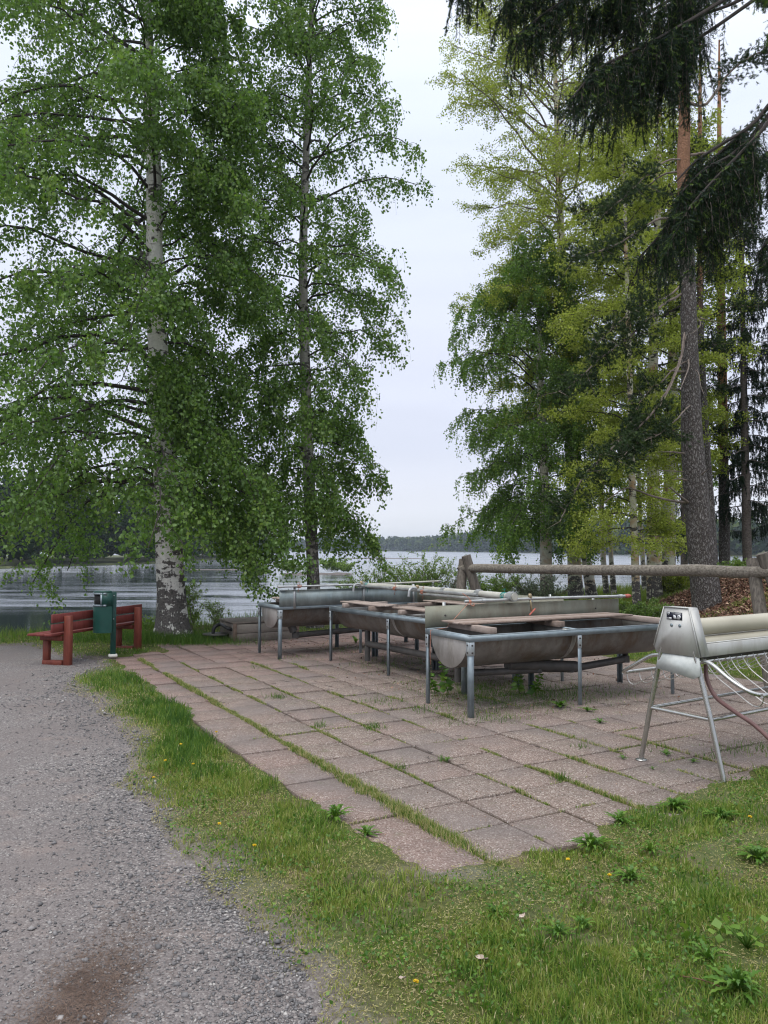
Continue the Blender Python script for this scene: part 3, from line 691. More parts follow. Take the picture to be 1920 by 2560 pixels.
# ---- washing troughs
def wash_table(label, cx, cy, deg, Ln, W, nt_, splash_side, splash_mat, legs, drain=None, topz=.885, splash_ext=0.0):
    th = R(deg); b3 = np.array([math.cos(th), math.sin(th), 0]); a3 = np.array([math.sin(th), -math.cos(th), 0])  # a3: nearer side
    c = np.array([cx, cy, 0.]); ax = np.array([b3, a3, Z3])
    r = root('washing_table', label, 'washing table', c, 'galvanised washing tables with steel troughs')
    h = W/2; lw = Ln/2
    # rim of angle profile
    m_ = MB()
    for sg in (-1, 1):
        m_.bar(c+b3*-lw+a3*sg*(h-.004)+Z3*(topz-.035), c+b3*lw+a3*sg*(h-.004)+Z3*(topz-.035), .005, .07, bev=0)
        m_.bar(c+b3*-lw+a3*sg*(h-.028)+Z3*(topz-.0025), c+b3*lw+a3*sg*(h-.028)+Z3*(topz-.0025), .055, .005)
        m_.bar(c+b3*sg*(lw-.004)-a3*(h-.01)+Z3*(topz-.037), c+b3*sg*(lw-.004)+a3*(h-.01)+Z3*(topz-.037), .005, .066)
        m_.bar(c+b3*sg*(lw-.03)-a3*(h-.056)+Z3*(topz-.003), c+b3*sg*(lw-.03)+a3*(h-.056)+Z3*(topz-.003), .05, .005)
    for k in range(1, nt_):
        q = -lw+Ln*k/nt_
        m_.bar(c+b3*q-a3*(h-.056)+Z3*(topz-.003), c+b3*q+a3*(h-.056)+Z3*(topz-.003), .07, .005)
    m_.build('rim', M_galv, r)
    # troughs
    tl = Ln/nt_; Rr = h-.085
    for k in range(nt_):
        x0 = -lw+tl*k+.035; x1 = -lw+tl*(k+1)-.035; m_ = MB(); V = []; F = []; na = 25
        for xx in (x0, x1):
            for rr in (Rr, Rr-.012):
                for a in np.linspace(0, math.pi, na):
                    V.append(c+b3*xx+a3*rr*math.cos(a)*1.0+Z3*(topz-.03-rr*math.sin(a)*.97))
        for i in range(na-1):
            F.append([i, i+1, 2*na+i+1, 2*na+i]); F.append([na+i+1, na+i, 3*na+i, 3*na+i+1])
            F.append([i+1, i, na+i, na+i+1]); F.append([2*na+i, 2*na+i+1, 3*na+i+1, 3*na+i])
        m_.add(V, F)
        m_.bar(c+b3*x0+a3*Rr+Z3*(topz-.018), c+b3*x1+a3*Rr+Z3*(topz-.018), .012, .024); m_.bar(c+b3*x0-a3*Rr+Z3*(topz-.018), c+b3*x1-a3*Rr+Z3*(topz-.018), .012, .024)
        tr = m_.build('trough', M_trough, r, smooth=True)
        for xx, sg in ((x0, -1), (x1, 1)):
            m_ = MB(); pl = [c+b3*(xx+sg*.002)+a3*(Rr+.004)*math.cos(a)+Z3*(topz-.012-(Rr+.014)*math.sin(a)*.97) for a in np.linspace(0, math.pi, na)]
            m_.prism(pl, b3*sg*.006); m_.build('end_cap', M_cap, tr)
    # legs of L profile with bolted gusset
    for (lx, sg, gl) in legs:
        m_ = MB(); sx_ = -1 if lx < 0 else 1; q = c+b3*lx+a3*sg*(h-.006)
        m_.box(q-a3*sg*.0-b3*0+Z3*((topz-.075)/2), (.052, .005, topz-.075), ax=ax)
        m_.box(q-b3*sx_*(-.0235)-a3*sg*.027+Z3*((topz-.075)/2), (.005, .05, topz-.075), ax=ax)
        lg = m_.build('leg', M_galv, r)
        m_ = MB(); m_.box(q+a3*sg*.0055+Z3*(topz-.145), (.062, .005, .145), ax=ax, bev=.001)
        if abs(lx) > lw-.1: m_.box(q+b3*sx_*.031-a3*sg*.03+Z3*(topz-.145), (.005, .062, .145), ax=ax, bev=.001)
        m_.build('gusset', M_galv2, lg)
        for z in (topz-.105, topz-.185):
            m_ = MB(); m_.tube([q+a3*sg*.008+Z3*z, q+a3*sg*.017+Z3*z], .011, 6); m_.build('bolt', M_drain, lg)
            if abs(lx) > lw-.1:
                m_ = MB(); m_.tube([q+b3*sx_*.033-a3*sg*.03+Z3*z, q+b3*sx_*.042-a3*sg*.03+Z3*z], .011, 6); m_.build('bolt', M_drain, lg)
    if splash_side:
        m_ = MB(); s_ = splash_side; o = a3*s_*(h+.006)
        m_.bar(c+b3*(-lw-splash_ext)+o+Z3*(topz+.118), c+b3*(lw+splash_ext)+o+Z3*(topz+.118), .004, .27)
        m_.bar(c+b3*(-lw-splash_ext)+o+a3*s_*.014+Z3*(topz+.255), c+b3*(lw+splash_ext)+o+a3*s_*.014+Z3*(topz+.255), .028, .004)
        sp_ = m_.build('splash_plate', splash_mat, r)
        for xx in (-lw+.27, 0.05, lw-.45):
            m_ = MB(); m_.box(c+b3*xx+a3*s_*(h+.014)+Z3*(topz+.12), (.04, .010, .36), ax=ax); m_.build('strap', M_pipe, sp_)
        for xx in (-lw+.28, lw-.42):
            m_ = MB(); m_.tube([c+b3*xx+a3*s_*(h+.0035)+Z3*(topz+.14), c+b3*xx+a3*s_*(h-.006)+Z3*(topz+.14)], .012, 6); m_.build('bolt', M_drain, sp_)
    if drain:
        m_ = MB()
        for pts, rd in drain:
            m_.tube([c+b3*x+a3*y+Z3*z for x, y, z in pts], rd, 12)
            for x, y, z in pts[1:-1]: m_.tube([c+b3*x+a3*y+Z3*(z-.04), c+b3*x+a3*y+Z3*(z+.04)], rd*1.25, 12)
        m_.build('drain_pipe', M_drain, r, smooth=True)
    return r, c, b3, a3, topz, h
L6 = lambda lw, sp: [(x, s, 1) for x in (-lw+.03, 0.0, lw-.03) for s in (-1, 1)]
T1 = wash_table('nearest washing table, two round-bottomed steel troughs under one long duckboard', 2.085, 9.53, 27.3, 3.09, .95, 2, -1, M_splash, L6(1.545, 0),
    drain=[([(-1.25, 0, .40), (-.2, 0, .36)], .04), ([(-.3, 0, .54), (-.25, 0, .38), (.25, 0, .34), (1.18, 0, .40), (1.18, 0, .54)], .045), ([(-.7, 0, .46), (.35, 0, .36)], .07)])
T3 = wash_table('farthest washing table, bluish splash plate, dark trough side towards the camera', -.65, 14.02, 30.5, 3.09, .95, 2, 1, M_splash2, L6(1.545, 0),
    drain=[([(-1.1, .05, .54), (-1.08, .1, .34), (1.2, .1, .40)], .05), ([(-1.16, .05, .54), (-1.1, .08, .40)], .07)])
T2 = wash_table('middle washing table seen from its open long side, troughs running towards the camera', .42, 11.48, 33+90, 3.5, .88, 2, 0, M_splash, L6(1.75, 0),
    drain=[([(-1.2, -.1, .54), (-1.2, -.1, .05)], .045), ([(1.1, -.1, .54), (1.1, -.1, .05)], .045), ([(-1.2, -.1, .32), (1.1, -.1, .32)], .05)])
T4 = wash_table('washing table hidden behind the olive splash plate of the middle one', 1.17, 11.97, 33+90, 3.5, .88, 2, 1, M_splash, L6(1.75, 0),
    drain=[([(-1.2, .1, .54), (-1.2, .1, .05)], .045)])
# ---- duckboards lying on the tables
def duckboard(name, label, T, x0, x1, y0, y1, nb, under, zt=.072, over=0.0, mat=None):
    r_, c, b3, a3, tz, h = T
    q = c+b3*(x0+x1)/2+a3*(y0+y1)/2+Z3*tz
    r = root(name, label, 'duckboard', q, 'wooden duckboards lying on the washing tables')
    rg = np.random.default_rng(int(abs(x0*100)+abs(y0*1000))); wy = (y1-y0)/nb
    for k in range(nb):
        y = y0+wy*(k+.5); m_ = MB(); e = rg.uniform(-.02, .02, 2); z = tz+zt+.012+rg.uniform(-.002, .002)
        m_.bar(c+b3*(x0+e[0])+a3*y+Z3*z, c+b3*(x1+e[1])+a3*(y+rg.uniform(-.006, .006))+Z3*(z+rg.uniform(-.003, .003)), wy-.010, .022, bev=.003, tint=rg.uniform(.1, 1))
        m_.build('board', M_board, r)
    for xx, ya, yb in under:
        m_ = MB(); m_.bar(c+b3*xx+a3*ya+Z3*(tz+zt/2+.001), c+b3*xx+a3*yb+Z3*(tz+zt/2+.001), .095, zt-.004, bev=.004, tint=rg.random()); m_.build('crosspiece', M_board, r)
duckboard('duckboard', 'long pale duckboard of three planks on the nearest washing table', T1, -1.36, 1.24, -.40, .10, 4, [(-1.22, -.42, .46), (-.05, -.42, .22), (1.36, -.42, .46)])
duckboard('duckboard', 'brownish duckboard on the far end of the middle washing table', T2, -1.45, .05, -.34, -.02, 4, [(-1.30, -.40, .42), (-.25, -.40, .42)])
duckboard('duckboard', 'duckboard on the near end of the middle washing table, mostly behind a splash plate', T2, .35, 1.55, -.34, -.02, 4, [(.55, -.40, .42), (1.35, -.40, .42)])
duckboard('duckboard', 'short duckboard showing over the left end of the farthest washing table', T3, -1.35, .3, -.36, -.05, 4, [(-1.2, -.40, .40), (.1, -.40, .40)])
duckboard('duckboard', 'duckboard on the washing table behind the olive splash plate', T4, -1.2, 1.0, .02, .34, 4, [(-1.0, -.40, .40), (.8, -.40, .40)])

# ---- water pipes lying over the splash plates
def pipe_thing(name, label, cat, pts, rad, mat, taps=(), joints=(), group=None, n=12):
    r = root(name, label, cat, pts[0], group)
    m_ = MB(); m_.tube(pts, rad, n); m_.build('pipe', mat, r, smooth=True)
    for (q, d) in joints:
        m_ = MB(); m_.tube([np.array(q)-np.array(d)*.045, np.array(q)+np.array(d)*.045], rad*1.4, n); m_.build('coupling', M_pipe, r, smooth=True)
    for (q, d) in taps:
        q = np.array(q); d = np.array(d)
        m_ = MB(); m_.tube(curve_pts([q+Z3*.0, q+Z3*.03+d*.03, q+Z3*.035+d*.10, q+d*.15, q+d*.165-Z3*.09], 5), .020, 8); m_.build('spout', M_pipe, r, smooth=True)
        m_ = MB(); m_.box(q+Z3*.05, (.05, .05, .06), bev=.01); m_.build('valve', M_brass, r)
    return r
zp = 1.2
r1, c1, b1, a1, tz1, h1 = T1; r3, c3, b3_, a3_, tz3, h3 = T3; r2, c2, b2, a2, tz2, h2 = T2
s0 = c3+a3_*(h3+.05)+Z3*1.19; e0 = c1-a1*(h1-.10)-b1*.30+Z3*1.225
dm = unit(e0-s0)
PC = lambda f, z=0: s0+(e0-s0)*f+Z3*z
pipe_thing('water_main', 'thick pale grey pipe lying along the middle splash plate, capped near the red tap', 'pipe', [PC(-.02), PC(.5, .012), PC(1.0)], .045, M_pvc,
    joints=[(PC(.03), dm), (PC(.62), dm), (PC(.82), dm), (PC(.985), dm*1.2)])
off = np.array([-.13, -.03, 0])
pipe_thing('water_pipe', 'steel pipe beside the main with two bent spouts over the middle washing table', 'pipe', [PC(.02)+off, PC(.5)+off, PC(.86)+off], .021, M_pipe,
    taps=[(PC(.06)+off, np.array([-.8, -.6, 0])), (PC(.50)+off, np.array([-.8, -.6, 0]))], joints=[(PC(.3)+off, dm), (PC(.52)+off, dm)])
A_ = c1-a1*(h1-.02)-b1*1.0+Z3*1.185; B_ = c1-a1*(h1-.03)+b1*1.66+Z3*1.178
tp = pipe_thing('tap_pipe', 'thin steel pipe resting on the splash plate of the nearest washing table', 'pipe', [A_, (A_+B_)/2+Z3*.008, B_], .019, M_pipe, joints=[(A_+b1*.28, b1*.6), (B_-b1*.12, b1*.8)], group='thin tap pipes')
q = A_+b1*1.0+Z3*0
m_ = MB(); m_.box(q+Z3*.035, (.045, .045, .07), bev=.01); m_.tube([q, q-Z3*.05+a1*.02, q-Z3*.15+a1*.03], .013, 8); m_.build('valve', M_brass, tp)
m_ = MB(); m_.bar(q-Z3*.12+a1*.045+b1*.05, q-Z3*.20+a1*.05-b1*.05, .028, .012, bev=.004); m_.build('handle', M_red, tp)
m_ = MB(); m_.tube([B_-b1*.03, B_+b1*.03, B_+b1*.075], [.026, .03, .018], 8); m_.build('red_cap', M_red, tp)
A_ = c3+a3_*(h3+.03)-b3_*1.56+Z3*1.20; B_ = c3+a3_*(h3+.05)+b3_*.2+Z3*1.205
pipe_thing('tap_pipe', 'thin steel pipe above the bluish splash plate of the farthest washing table', 'pipe', [A_, B_], .017, M_pipe, joints=[(A_+b3_*.30, b3_*.5), (A_, b3_*.6)], group='thin tap pipes')
A_ = c3+a3_*(h3+.0)+b3_*.25+Z3*1.20; B_ = c3+a3_*(h3-.1)+b3_*1.75+Z3*1.22
pipe_thing('tap_pipe', 'thin pipe pointing away behind the middle splash plate towards the bushes', 'pipe', [A_, B_], .017, M_pvc, joints=[(B_, b3_*.5)], group='thin tap pipes')
A_ = PC(.50)+off+Z3*.0; B_ = PC(.93)+np.array([.16, .05, .02])-Z3*.02
pipe_thing('tap_pipe', 'slanting steel pipe crossing from the bent spout to the red tap', 'pipe', [PC(.52)+off-Z3*.05, PC(.97)+off*1.3-Z3*.045], .019, M_pipe, group='thin tap pipes')
# string with a knot
q = c1-a1*(h1-.03)-b1*.93+Z3*1.18; q2 = c1-a1*.30-b1*1.36+Z3*.895; 
m_ = MB(); m_.tube([q+Z3*.1-b1*.04-a1*.1, q+Z3*.04, q], .004, 5); m_.tube([q, q2, q2-b1*.22-Z3*.02, q2-b1*.225-Z3*.30, q2-b1*.22-Z3*.42], .0035, 5); m_.tube(curve_pts([q, q+a1*.03-Z3*.04, q+a1*.03+b1*.04-Z3*.05, q+b1*.06-Z3*.02], 4), .005, 5)
m_.tube([q-b1*.015, q+b1*.015], .022, 8); setp(m_.build('cord', M_string), 'orange cord tied round the tap pipe and hanging past the trough end', 'cord')
def wrap(name, label, q, d, mat, rad=.04):
    m_ = MB(); rg = np.random.default_rng(int(q[0]*1000) % 99999)
    for k in range(5): 
        u_ = unit(np.cross(d, Z3)+Z3*rg.normal(0, .2)); v_ = np.cross(d, u_); o_ = q+d*(k-2)*.016
        m_.tube([o_+u_*rad*math.cos(x)+v_*rad*math.sin(x)+d*.008*math.sin(x*.5+k) for x in np.linspace(0, 6.28, 12)], .0045, 5)
    m_.tube([q+Z3*rad, q+Z3*(rad+.05)+d*.02, q+Z3*(rad+.03)-d*.04], .004, 5); m_.tube([q-Z3*rad, q-Z3*(rad+.07)-d*.02], .004, 5)
    setp(m_.build(name, mat), label, 'cord')
wrap('cord', 'teal cord knotted round the main pipe at its far end', PC(.05), dm, M_teal, .046)
wrap('cord', 'teal cord tied near the capped end of the main pipe', PC(.95), dm, M_teal, .047)
wrap('cord', 'orange cord wound round the steel pipe left of the second spout', PC(.34)+off, dm, M_string, .028)
wrap('cord', 'orange cord wound round the pipe above the bluish splash plate', c3+a3_*(h3+.03)-b3_*1.2+Z3*1.20, b3_, M_string, .024)
wrap('cord', 'orange cord hanging under the second bent spout', PC(.54)+off-Z3*.02, dm, M_string, .035)

# ---- log rail (carpet drying rack)
def rack():
    pL = P(1162, 1421, 14.4); pR = P(1925, 1430, 9.9); d = unit(pR-pL); e = pR+d*3.2; st_ = pL-d*.12
    r = root('drying_rack', 'weathered log rail resting in crossed round posts behind the washing tables', 'drying rack', (pL[0], pL[1], 0))
    K = 16; t_ = np.linspace(0, 1, K)[:, None]; pts = st_*(1-t_)+e*t_; rg = np.random.default_rng(2)
    m_ = MB(); m_.tube(pts+rg.normal(0, .006, (K, 3)), .078+rg.normal(0, .002, K), 16); m_.build('rail', M_log, r, smooth=True)
    nrm = unit(np.cross(d, Z3))
    def xpair(q, sh_, top, rr):
        for sg in (-1, 1):
            lean = unit(nrm*sg*.30+Z3); off_ = d*sg*.095
            base = q+off_-nrm*sg*.30*1.42+d*sh_; base[2] = gz1(base[0], base[1])-.1
            tip = q+off_+nrm*sg*.06+Z3*(top+.04*sg)
            K = 6; tt = np.linspace(0, 1, K)[:, None]; m_ = MB()
            m_.tube(base*(1-tt)+tip*tt, np.linspace(rr*1.1, rr*.92, K), 14); m_.build('post', M_post, r, smooth=True)
            mid = q+off_*1.6+nrm*0; m2 = MB(); m2.tube([q+off_*1.0+nrm*sg*-.09, q+off_*1.0-nrm*sg*.105], .018, 6); m2.build('bolt', M_drain, r)
    xpair(pL, .26, .20, .095); xpair(P(1893, 1430, 10.05), .50, .20, .085)
rack()

# ---- carpet mangle
def mangle():
    th = R(32.5); b = np.array([math.cos(th), math.sin(th), 0]); a = np.array([math.sin(th), -math.cos(th), 0])
    O = np.array([2.425, 6.42, 0]); LEN = 2.5; ax = np.array([b, a, Z3])
    W = lambda x, y, z: O+b*x+a*y+Z3*z
    r = root('carpet_mangle', 'stainless carpet mangle with cream rollers and wire racks on tubular legs', 'mangle', O)
    for side, x in ((-1, 0.0), (1, LEN)):
        sg = -side          # towards the machine
        # housing plate (trapezoid box)
        m_ = MB(); T = .11
        pl = [W(x, -.205, .955), W(x, -.225, 1.01), W(x, -.115, 1.345), W(x, .125, 1.345), W(x, .215, .955)]
        m_.prism(pl if side < 0 else pl[::-1], b*sg*T)
        hs = m_.build('housing', M_steel_m, r)
        m_ = MB()       # turned edges
        for p_, q_ in ((pl[2], pl[3]), (pl[3], pl[4]), (pl[1], pl[2])):
            m_.bar(p_+b*sg*-.003, q_+b*sg*-.003, .008, .008)
        m_.bar(W(x+sg*.06, .128, 1.33), W(x+sg*.06, .225, .957), .10, .008, up=a)
        m_.build('edge_strip', M_steel_m, hs)
        m_ = MB()
        pl = [W(x+sg*.01, -.19, .952), W(x+sg*.005, .205, .952), W(x-sg*.012, .225, .81), W(x-sg*.012, .16, .775), W(x-sg*.012, 0.0, .80), W(x-sg*.012, -.20, .82)]
        m_.prism(pl if side < 0 else pl[::-1], b*sg*.008); m_.build('drip_guard', M_plastic, r)
        for s_ in (-1, 1):
            m_ = MB(); m_.tube([W(x+sg*.02, s_*.155, 1.0), W(x+sg*.02, s_*.29, .47), W(x+sg*.02, s_*.395, .012)], .021, 14); lg = m_.build('leg', M_steel, r, smooth=True)
            m_ = MB(); m_.tube([W(x+sg*.02, s_*.395, .001), W(x+sg*.02, s_*.395, .010)], .048, 16); m_.build('foot', M_steel, lg)
        m_ = MB(); m_.tube([W(x+sg*.02, -.29, .47), W(x+sg*.02, .29, .47)], .016, 12); m_.build('stretcher', M_steel, r, smooth=True)
        for y in (-.045, .035):
            m_ = MB(); m_.tube([W(x-sg*.0005, y, 1.195), W(x-sg*.003, y, 1.195)], .014, 14); m_.build('plug', M_galv, hs)
    # sticker with white warning marks, on the left housing's outer face
    m_ = MB(); m_.box(W(-.002, -.015, 1.272), (.002, .15, .062), ax=ax); sk = m_.build('sticker', M_stickb, r)
    m_ = MB(); X = -.0042; zc = 1.272; yc = -.015
    tri = lambda pts: m_.prism([W(X, yc+y, zc+z) for y, z in pts], b*-.0008)
    tri([(-.068, .025), (-.040, .027), (-.055, .003)])
    for z in (.0235, .017): m_.box(W(X, yc+.035, zc+z), (.001, .062, .003), ax=ax)
    m_.box(W(X, yc-.015, zc+.024), (.001, .022, .003), ax=ax)
    tri([(-.008, -.02), (-.008, .010), (.014, .004), (.024, -.022)]); tri([(.028, -.024), (.034, .010), (.055, .012), (.066, -.004), (.05, -.026)])
    m_.box(W(X, yc-.040, zc-.020), (.001, .028, .012), ax=ax); m_.box(W(X, yc-.064, zc-.016), (.001, .012, .003), ax=ax); m_.box(W(X, yc-.064, zc-.024), (.001, .012, .003), ax=ax)
    m_.build('pictogram', M_stickw, sk)
    m_ = MB(); X = -.0056
    for pts in ([(-.059, .021), (-.050, .021), (-.0545, .013)], [(.036, -.006), (.046, .004), (.052, -.008)]): m_.prism([W(X, yc+y, zc+z) for y, z in pts], b*-.0006)
    m_.build('pictogram_mark', M_stickb, sk)
    # rollers
    for y, z, rr in ((-.01, 1.165, .073), (.02, 1.02, .066)):
        m_ = MB(); m_.tube([W(.105, y, z), W(LEN-.105, y, z)], rr, 32); m_.build('roller', M_roller, r, smooth=True)
    # front and rear beams
    for s_ in (-1, 1):
        m_ = MB(); m_.bar(W(.112, s_*.165, 1.0), W(LEN-.112, s_*.165, 1.0), .05, .105, bev=.004); m_.bar(W(.112, s_*.178, 1.058), W(LEN-.112, s_*.178, 1.058), .016, .010, bev=.003)
        m_.build('beam', M_steel_m, r)
    m_ = MB(); m_.bar(W(.112, 0, .935), W(LEN-.112, 0, .935), .30, .04); m_.build('tray', M_drain, r)
    for s_ in (-1, 1):
        m_ = MB(); m_.tube([W(.02, s_*.29, .47), W(LEN-.02, s_*.29, .47)], .016, 12); m_.build('long_stretcher', M_steel, r, smooth=True)
        # wire rack
        m_ = MB()
        # frame tube: leaves the side, bulges out, runs along
        m_.tube(curve_pts([W(.05, s_*.20, .93), W(.04, s_*.30, .905), W(.03, s_*.46, .81), W(.06, s_*.60, .735), W(.16, s_*.655, .71), W(.3, s_*.66, .71), W(LEN-.3, s_*.66, .71), W(LEN-.16, s_*.655, .71), W(LEN-.06, s_*.60, .735), W(LEN-.03, s_*.46, .81), W(LEN-.04, s_*.30, .905), W(LEN-.05, s_*.20, .93)], 6), .0165, 12)
        rk = m_.build('rack_frame', M_steel, r, smooth=True)
        nw = 14
        for k in range(nw):
            x = .16+k*(LEN-.32)/(nw-1); m_ = MB()
            m_.tube(curve_pts([W(x, s_*.15, .925), W(x, s_*.19, .86), W(x, s_*.26, .79), W(x, s_*.42, .695), W(x, s_*.56, .615), W(x, s_*.63, .63), W(x, s_*.655, .70)], 4), .0042, 6)
            m_.build('wire', M_wire, rk, smooth=True)
    return r
mangle()
# ---- drain hose of the mangle
hp = [P(1764, 1662, 6.55), P(1768, 1700, 6.5), P(1790, 1743, 6.4), P(1835, 1778, 6.25), P(1885, 1812, 6.1), P(1935, 1860, 6.0), P(1990, 1930, 5.95)]
hp += [np.array([hp[-1][0]+.15, 5.95, .03]), np.array([hp[-1][0]+.6, 6.1, .025])]
m_ = MB(); m_.tube(curve_pts(hp, 8), .0175, 12); setp(m_.build('hose', M_hose, smooth=True), 'brownish red rubber hose hanging down from under the carpet mangle', 'hose')

# ---- wooden planter-like box behind the tables, and the black suction pipe
def well_box():
    f0 = G(586, 1605); f1 = G(742, 1596); d = unit(f1-f0); n_ = np.array([-d[1], d[0], 0]); L_ = np.linalg.norm(f1-f0); wd = 1.0; c = f0+d*L_/2+n_*wd/2; h_ = .36
    r = root('well_box', 'low grey wooden box with a plank lid behind the left end of the washing tables', 'wooden box', (c[0], c[1], 0))
    ax = np.array([d, n_, Z3])
    for k in range(2):
        for (q, w_, rot) in ((f0+d*L_/2, L_, 0), (f1+n_*wd/2, wd, 1), (f0+d*L_/2+n_*wd, L_, 0), (f0+n_*wd/2, wd, 1)):
            m_ = MB(); m_.box(q+Z3*(h_*(.25+.5*k)-.02), (w_-(.05 if rot else 0), .045, h_/2-.006) if not rot else (.045, w_-.05, h_/2-.006), ax=ax, bev=.006, tint=.3+.5*k); m_.build('side_plank', M_box, r)
    for k in range(5):
        m_ = MB(); y = wd*(k+.5)/5; m_.bar(f0+n_*y-d*.04+Z3*(h_+.006), f0+n_*y+d*(L_+.04)+Z3*(h_+.006), wd/5-.008, .035, bev=.004, tint=.2+.15*k); m_.build('lid_plank', M_box, r)
    for q in (f0, f1):
        m_ = MB(); m_.box(q-n_*.03+Z3*(h_/2-.01), (.07, .03, h_+.02), ax=ax, bev=.004); m_.build('corner_post', M_board_dk, r)
    return f0, d, n_
f0, d_, n_ = well_box()
e_ = G(533, 1602)
r = root('suction_pipe', 'bent black pipe standing on a round flange beside the low wooden box', 'pipe', e_)
m_ = MB(); m_.tube(curve_pts([e_+Z3*.0, e_+Z3*.20, e_+Z3*.29+d_*.05, e_+Z3*.315+d_*.15, f0+d_*-.12+Z3*.27+n_*.1, f0+Z3*.235+n_*.1+d_*-.02], 6), .035, 12); m_.build('pipe', M_black, r, smooth=True)
m_ = MB(); m_.tube([e_+Z3*.12+d_*.05, e_+Z3*.145+d_*.05], .26, 20); m_.build('flange', M_drain, r)
m_ = MB(); m_.tube([e_-Z3*.05+d_*.07, e_+Z3*.12+d_*.07], .14, 16); m_.build('foot', M_black, r)

# ================================================================== VEGETATION
def leaves(C, D, size, tint, rng, wid=.42, cup=.12):
    """C (n,3) bases, D (n,3) unit directions; folded rhombic leaves"""
    n = len(C); S = unit(np.cross(D, rng.normal(0, 1, (n, 3)))); Nn = np.cross(S, D); L_ = np.asarray(size)[:, None]
    V = np.stack([C, C+D*L_*.42+S*L_*wid+Nn*L_*cup, C+D*L_, C+D*L_*.42-S*L_*wid+Nn*L_*cup], 1).reshape(-1, 3)
    k = np.arange(n)[:, None]*4
    return V, np.concatenate([k+np.array([[0, 1, 2]]), k+np.array([[0, 2, 3]])]), np.repeat(tint, 4)
def trunk_mesh(name, pts, rad, mat, parent, n=16, K=60, rough=.03, flare=.0, seed=0):
    """pts coarse 3D axis (bottom to top)"""
    p = np.array(pts, float); ln = np.concatenate([[0], np.cumsum(np.linalg.norm(p[1:]-p[:-1], axis=1))])
    t = np.linspace(0, 1, K)**1.35*ln[-1]
    ax = np.stack([np.interp(t, ln, p[:, i]) for i in range(3)], 1)
    for _ in range(2): ax[1:-1] = (ax[:-2]+ax[1:-1]*2+ax[2:])/4
    rr = np.interp(t, ln, rad)
    ang = np.linspace(0, 2*math.pi, n, endpoint=False)
    A, T = np.meshgrid(ang, t)
    q = rr[:, None]*(1+rough*(fbm(A*3+seed, T*1.6, 5)-.5)*4+rough*2*(fbm(np.cos(A)*2.2+9, T*7+np.sin(A)*2.2, 8)-.5))
    if flare:
        lobes = .5+.5*np.sin(A*5+seed+.8*np.sin(A*2)); q = q*(1+flare*np.exp(-T/.28)*(0.35+lobes)+.10*np.exp(-T/1.0)*lobes)
    V = np.stack([ax[:, None, 0]+q*np.cos(A), ax[:, None, 1]+q*np.sin(A), np.repeat(ax[:, 2:3], n, 1)], -1).reshape(-1, 3)
    i = np.arange(K-1)[:, None]*n; j = np.arange(n)[None]; j2 = (j+1) % n
    F = np.stack([i+j, i+j2, i+n+j2, i+n+j], -1).reshape(-1, 4)
    return mk(name, V, F, mat, parent, smooth=True), ax, rr
